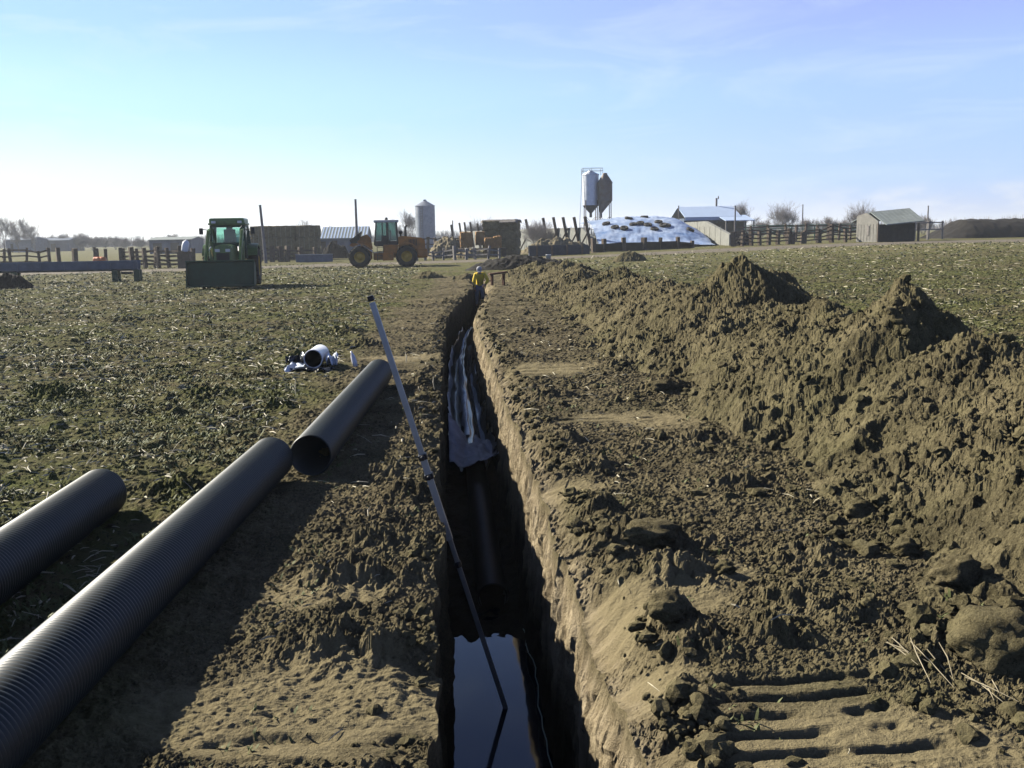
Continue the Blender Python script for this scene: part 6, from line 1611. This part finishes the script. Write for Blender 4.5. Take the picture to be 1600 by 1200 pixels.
def make_world():
    w = bpy.data.worlds.new('World'); SC.world = w; w.use_nodes = True
    nt = w.node_tree; N = nt.nodes; L = nt.links
    bg = N['Background']; bg.inputs['Strength'].default_value = 0.1
    sky = N.new('ShaderNodeTexSky'); sky.sky_type = 'NISHITA'; sky.sun_disc = False
    sky.sun_elevation = SUN_EL; sky.sun_rotation = -SUN_AZ
    sky.altitude = 200; sky.air_density = 1.0; sky.dust_density = 1.0; sky.ozone_density = 1.5
    tc = N.new('ShaderNodeTexCoord'); sp = N.new('ShaderNodeSeparateXYZ'); L.new(tc.outputs['Generated'], sp.inputs[0])
    def ramp(src, stops):
        r = N.new('ShaderNodeValToRGB'); r.color_ramp.interpolation = 'EASE'
        el = r.color_ramp.elements
        while len(el) < len(stops): el.new(0.5)
        for e, (p, c) in zip(el, stops): e.position = p; e.color = (*c, 1)
        L.new(src, r.inputs['Fac']); return r.outputs['Color']
    def mix(f, A, B, mode='MIX'):
        x = N.new('ShaderNodeMix'); x.data_type = 'RGBA'; x.blend_type = mode
        if isinstance(f, float): x.inputs['Factor'].default_value = f
        else: L.new(f, x.inputs['Factor'])
        for s, v in ((6, A), (7, B)):
            if isinstance(v, tuple): x.inputs[s].default_value = (*v, 1)
            else: L.new(v, x.inputs[s])
        return x.outputs[2]
    def maths(op, a, b=0.0):
        x = N.new('ShaderNodeMath'); x.operation = op
        for k, v in enumerate((a, b)):
            if isinstance(v, (int, float)): x.inputs[k].default_value = v
            else: L.new(v, x.inputs[k])
        return x.outputs[0]
    z = sp.outputs['Z']
    dp = N.new('ShaderNodeVectorMath'); dp.operation = 'DOT_PRODUCT'; L.new(tc.outputs['Generated'], dp.inputs[0]); dp.inputs[1].default_value = (-math.sin(SUN_AZ), math.cos(SUN_AZ), 0)
    toward = maths('MULTIPLY_ADD', dp.outputs['Value'], 0.5); N[toward.node.name].inputs[2].default_value = 0.5
    sunny = ramp(z, [(0.0, (1.25, 1.22, 1.18)), (0.05, (0.80, 1.04, 1.08)), (0.12, (0.53, 0.89, 1.02)), (0.21, (0.40, 0.70, 0.97)), (0.30, (0.30, 0.55, 0.9)), (0.5, (0.10, 0.18, 0.40)), (1.0, (0.014, 0.028, 0.07))])
    shady = ramp(z, [(0.0, (0.48, 0.58, 0.88)), (0.05, (0.42, 0.62, 1.0)), (0.12, (0.40, 0.60, 1.0)), (0.22, (0.35, 0.45, 0.98)), (0.32, (0.24, 0.34, 0.8)), (0.48, (0.08, 0.13, 0.36)), (1.0, (0.014, 0.028, 0.07))])
    f = N.new('ShaderNodeMapRange'); f.interpolation_type = 'SMOOTHSTEP'; f.inputs['From Min'].default_value = 0.54; f.inputs['From Max'].default_value = 1.0; L.new(toward, f.inputs['Value'])
    col = mix(f.outputs['Result'], shady, sunny)
    # thin cirrus and a low bank of cloud
    mp = N.new('ShaderNodeMapping'); mp.inputs['Scale'].default_value = (2.2, 2.2, 11); mp.inputs['Rotation'].default_value = (0, R(7), R(20)); L.new(tc.outputs['Generated'], mp.inputs['Vector'])
    n = N.new('ShaderNodeTexNoise'); n.inputs['Scale'].default_value = 2.2; n.inputs['Detail'].default_value = 7; n.inputs['Roughness'].default_value = 0.6; n.inputs['Distortion'].default_value = 0.8; L.new(mp.outputs['Vector'], n.inputs['Vector'])
    cf = N.new('ShaderNodeMapRange'); cf.inputs['From Min'].default_value = 0.52; cf.inputs['From Max'].default_value = 0.80; cf.inputs['To Max'].default_value = 0.45; L.new(n.outputs['Fac'], cf.inputs['Value'])
    col = mix(cf.outputs['Result'], col, (0.74, 0.86, 1.0))
    mp2 = N.new('ShaderNodeMapping'); mp2.inputs['Scale'].default_value = (7, 7, 22); L.new(tc.outputs['Generated'], mp2.inputs['Vector'])
    n2 = N.new('ShaderNodeTexNoise'); n2.inputs['Scale'].default_value = 3.0; n2.inputs['Detail'].default_value = 6; L.new(mp2.outputs['Vector'], n2.inputs['Vector'])
    c2 = N.new('ShaderNodeMapRange'); c2.inputs['From Min'].default_value = 0.42; c2.inputs['From Max'].default_value = 0.58; c2.inputs['To Max'].default_value = 0.55; L.new(n2.outputs['Fac'], c2.inputs['Value'])
    band = maths('MULTIPLY', maths('LESS_THAN', z, 0.06), 1.0)
    bandr = N.new('ShaderNodeMapRange'); bandr.interpolation_type = 'SMOOTHSTEP'; bandr.inputs['From Min'].default_value = 0.046; bandr.inputs['From Max'].default_value = 0.030; L.new(z, bandr.inputs['Value'])
    side = N.new('ShaderNodeMapRange'); side.inputs['From Min'].default_value = 0.30; side.inputs['From Max'].default_value = 0.42; L.new(sp.outputs['X'], side.inputs['Value'])
    col = mix(maths('MULTIPLY', maths('MULTIPLY', c2.outputs['Result'], bandr.outputs['Result']), side.outputs['Result']), col, (0.80, 0.84, 0.95))
    lev = N.new('ShaderNodeVectorMath'); lev.operation = 'SCALE'; L.new(col, lev.inputs[0]); lev.inputs['Scale'].default_value = SKY_LEVEL
    L.new(mix(0.08, lev.outputs[0], sky.outputs['Color']), bg.inputs['Color'])
SKY_LEVEL = 4.5
make_world()

def make_haze():
    mb = MB(); mb.box((0, 0, 12.0), (9000, 9000, 32.0))
    m = bpy.data.materials.new('haze'); m.use_nodes = True
    nt = m.node_tree; nt.nodes.remove(nt.nodes['Principled BSDF'])
    v = nt.nodes.new('ShaderNodeVolumePrincipled'); v.inputs['Color'].default_value = (0.88, 0.93, 1.0, 1)
    v.inputs['Density'].default_value = HAZE; v.inputs['Anisotropy'].default_value = 0.3
    nt.links.new(v.outputs[0], nt.nodes['Material Output'].inputs['Volume'])
    o = mb.build('haze', m); setp(o, kind='stuff'); return o
HAZE = 0.00042
make_haze()

SC.view_settings.view_transform = 'Standard'; SC.view_settings.look = 'None'
SC.view_settings.exposure = 1.2; SC.view_settings.gamma = 1.0
SC.cycles.use_denoising = True
SC.cycles.max_bounces = 6; SC.cycles.diffuse_bounces = 0; SC.cycles.volume_bounces = 1; SC.cycles.transparent_max_bounces = 12
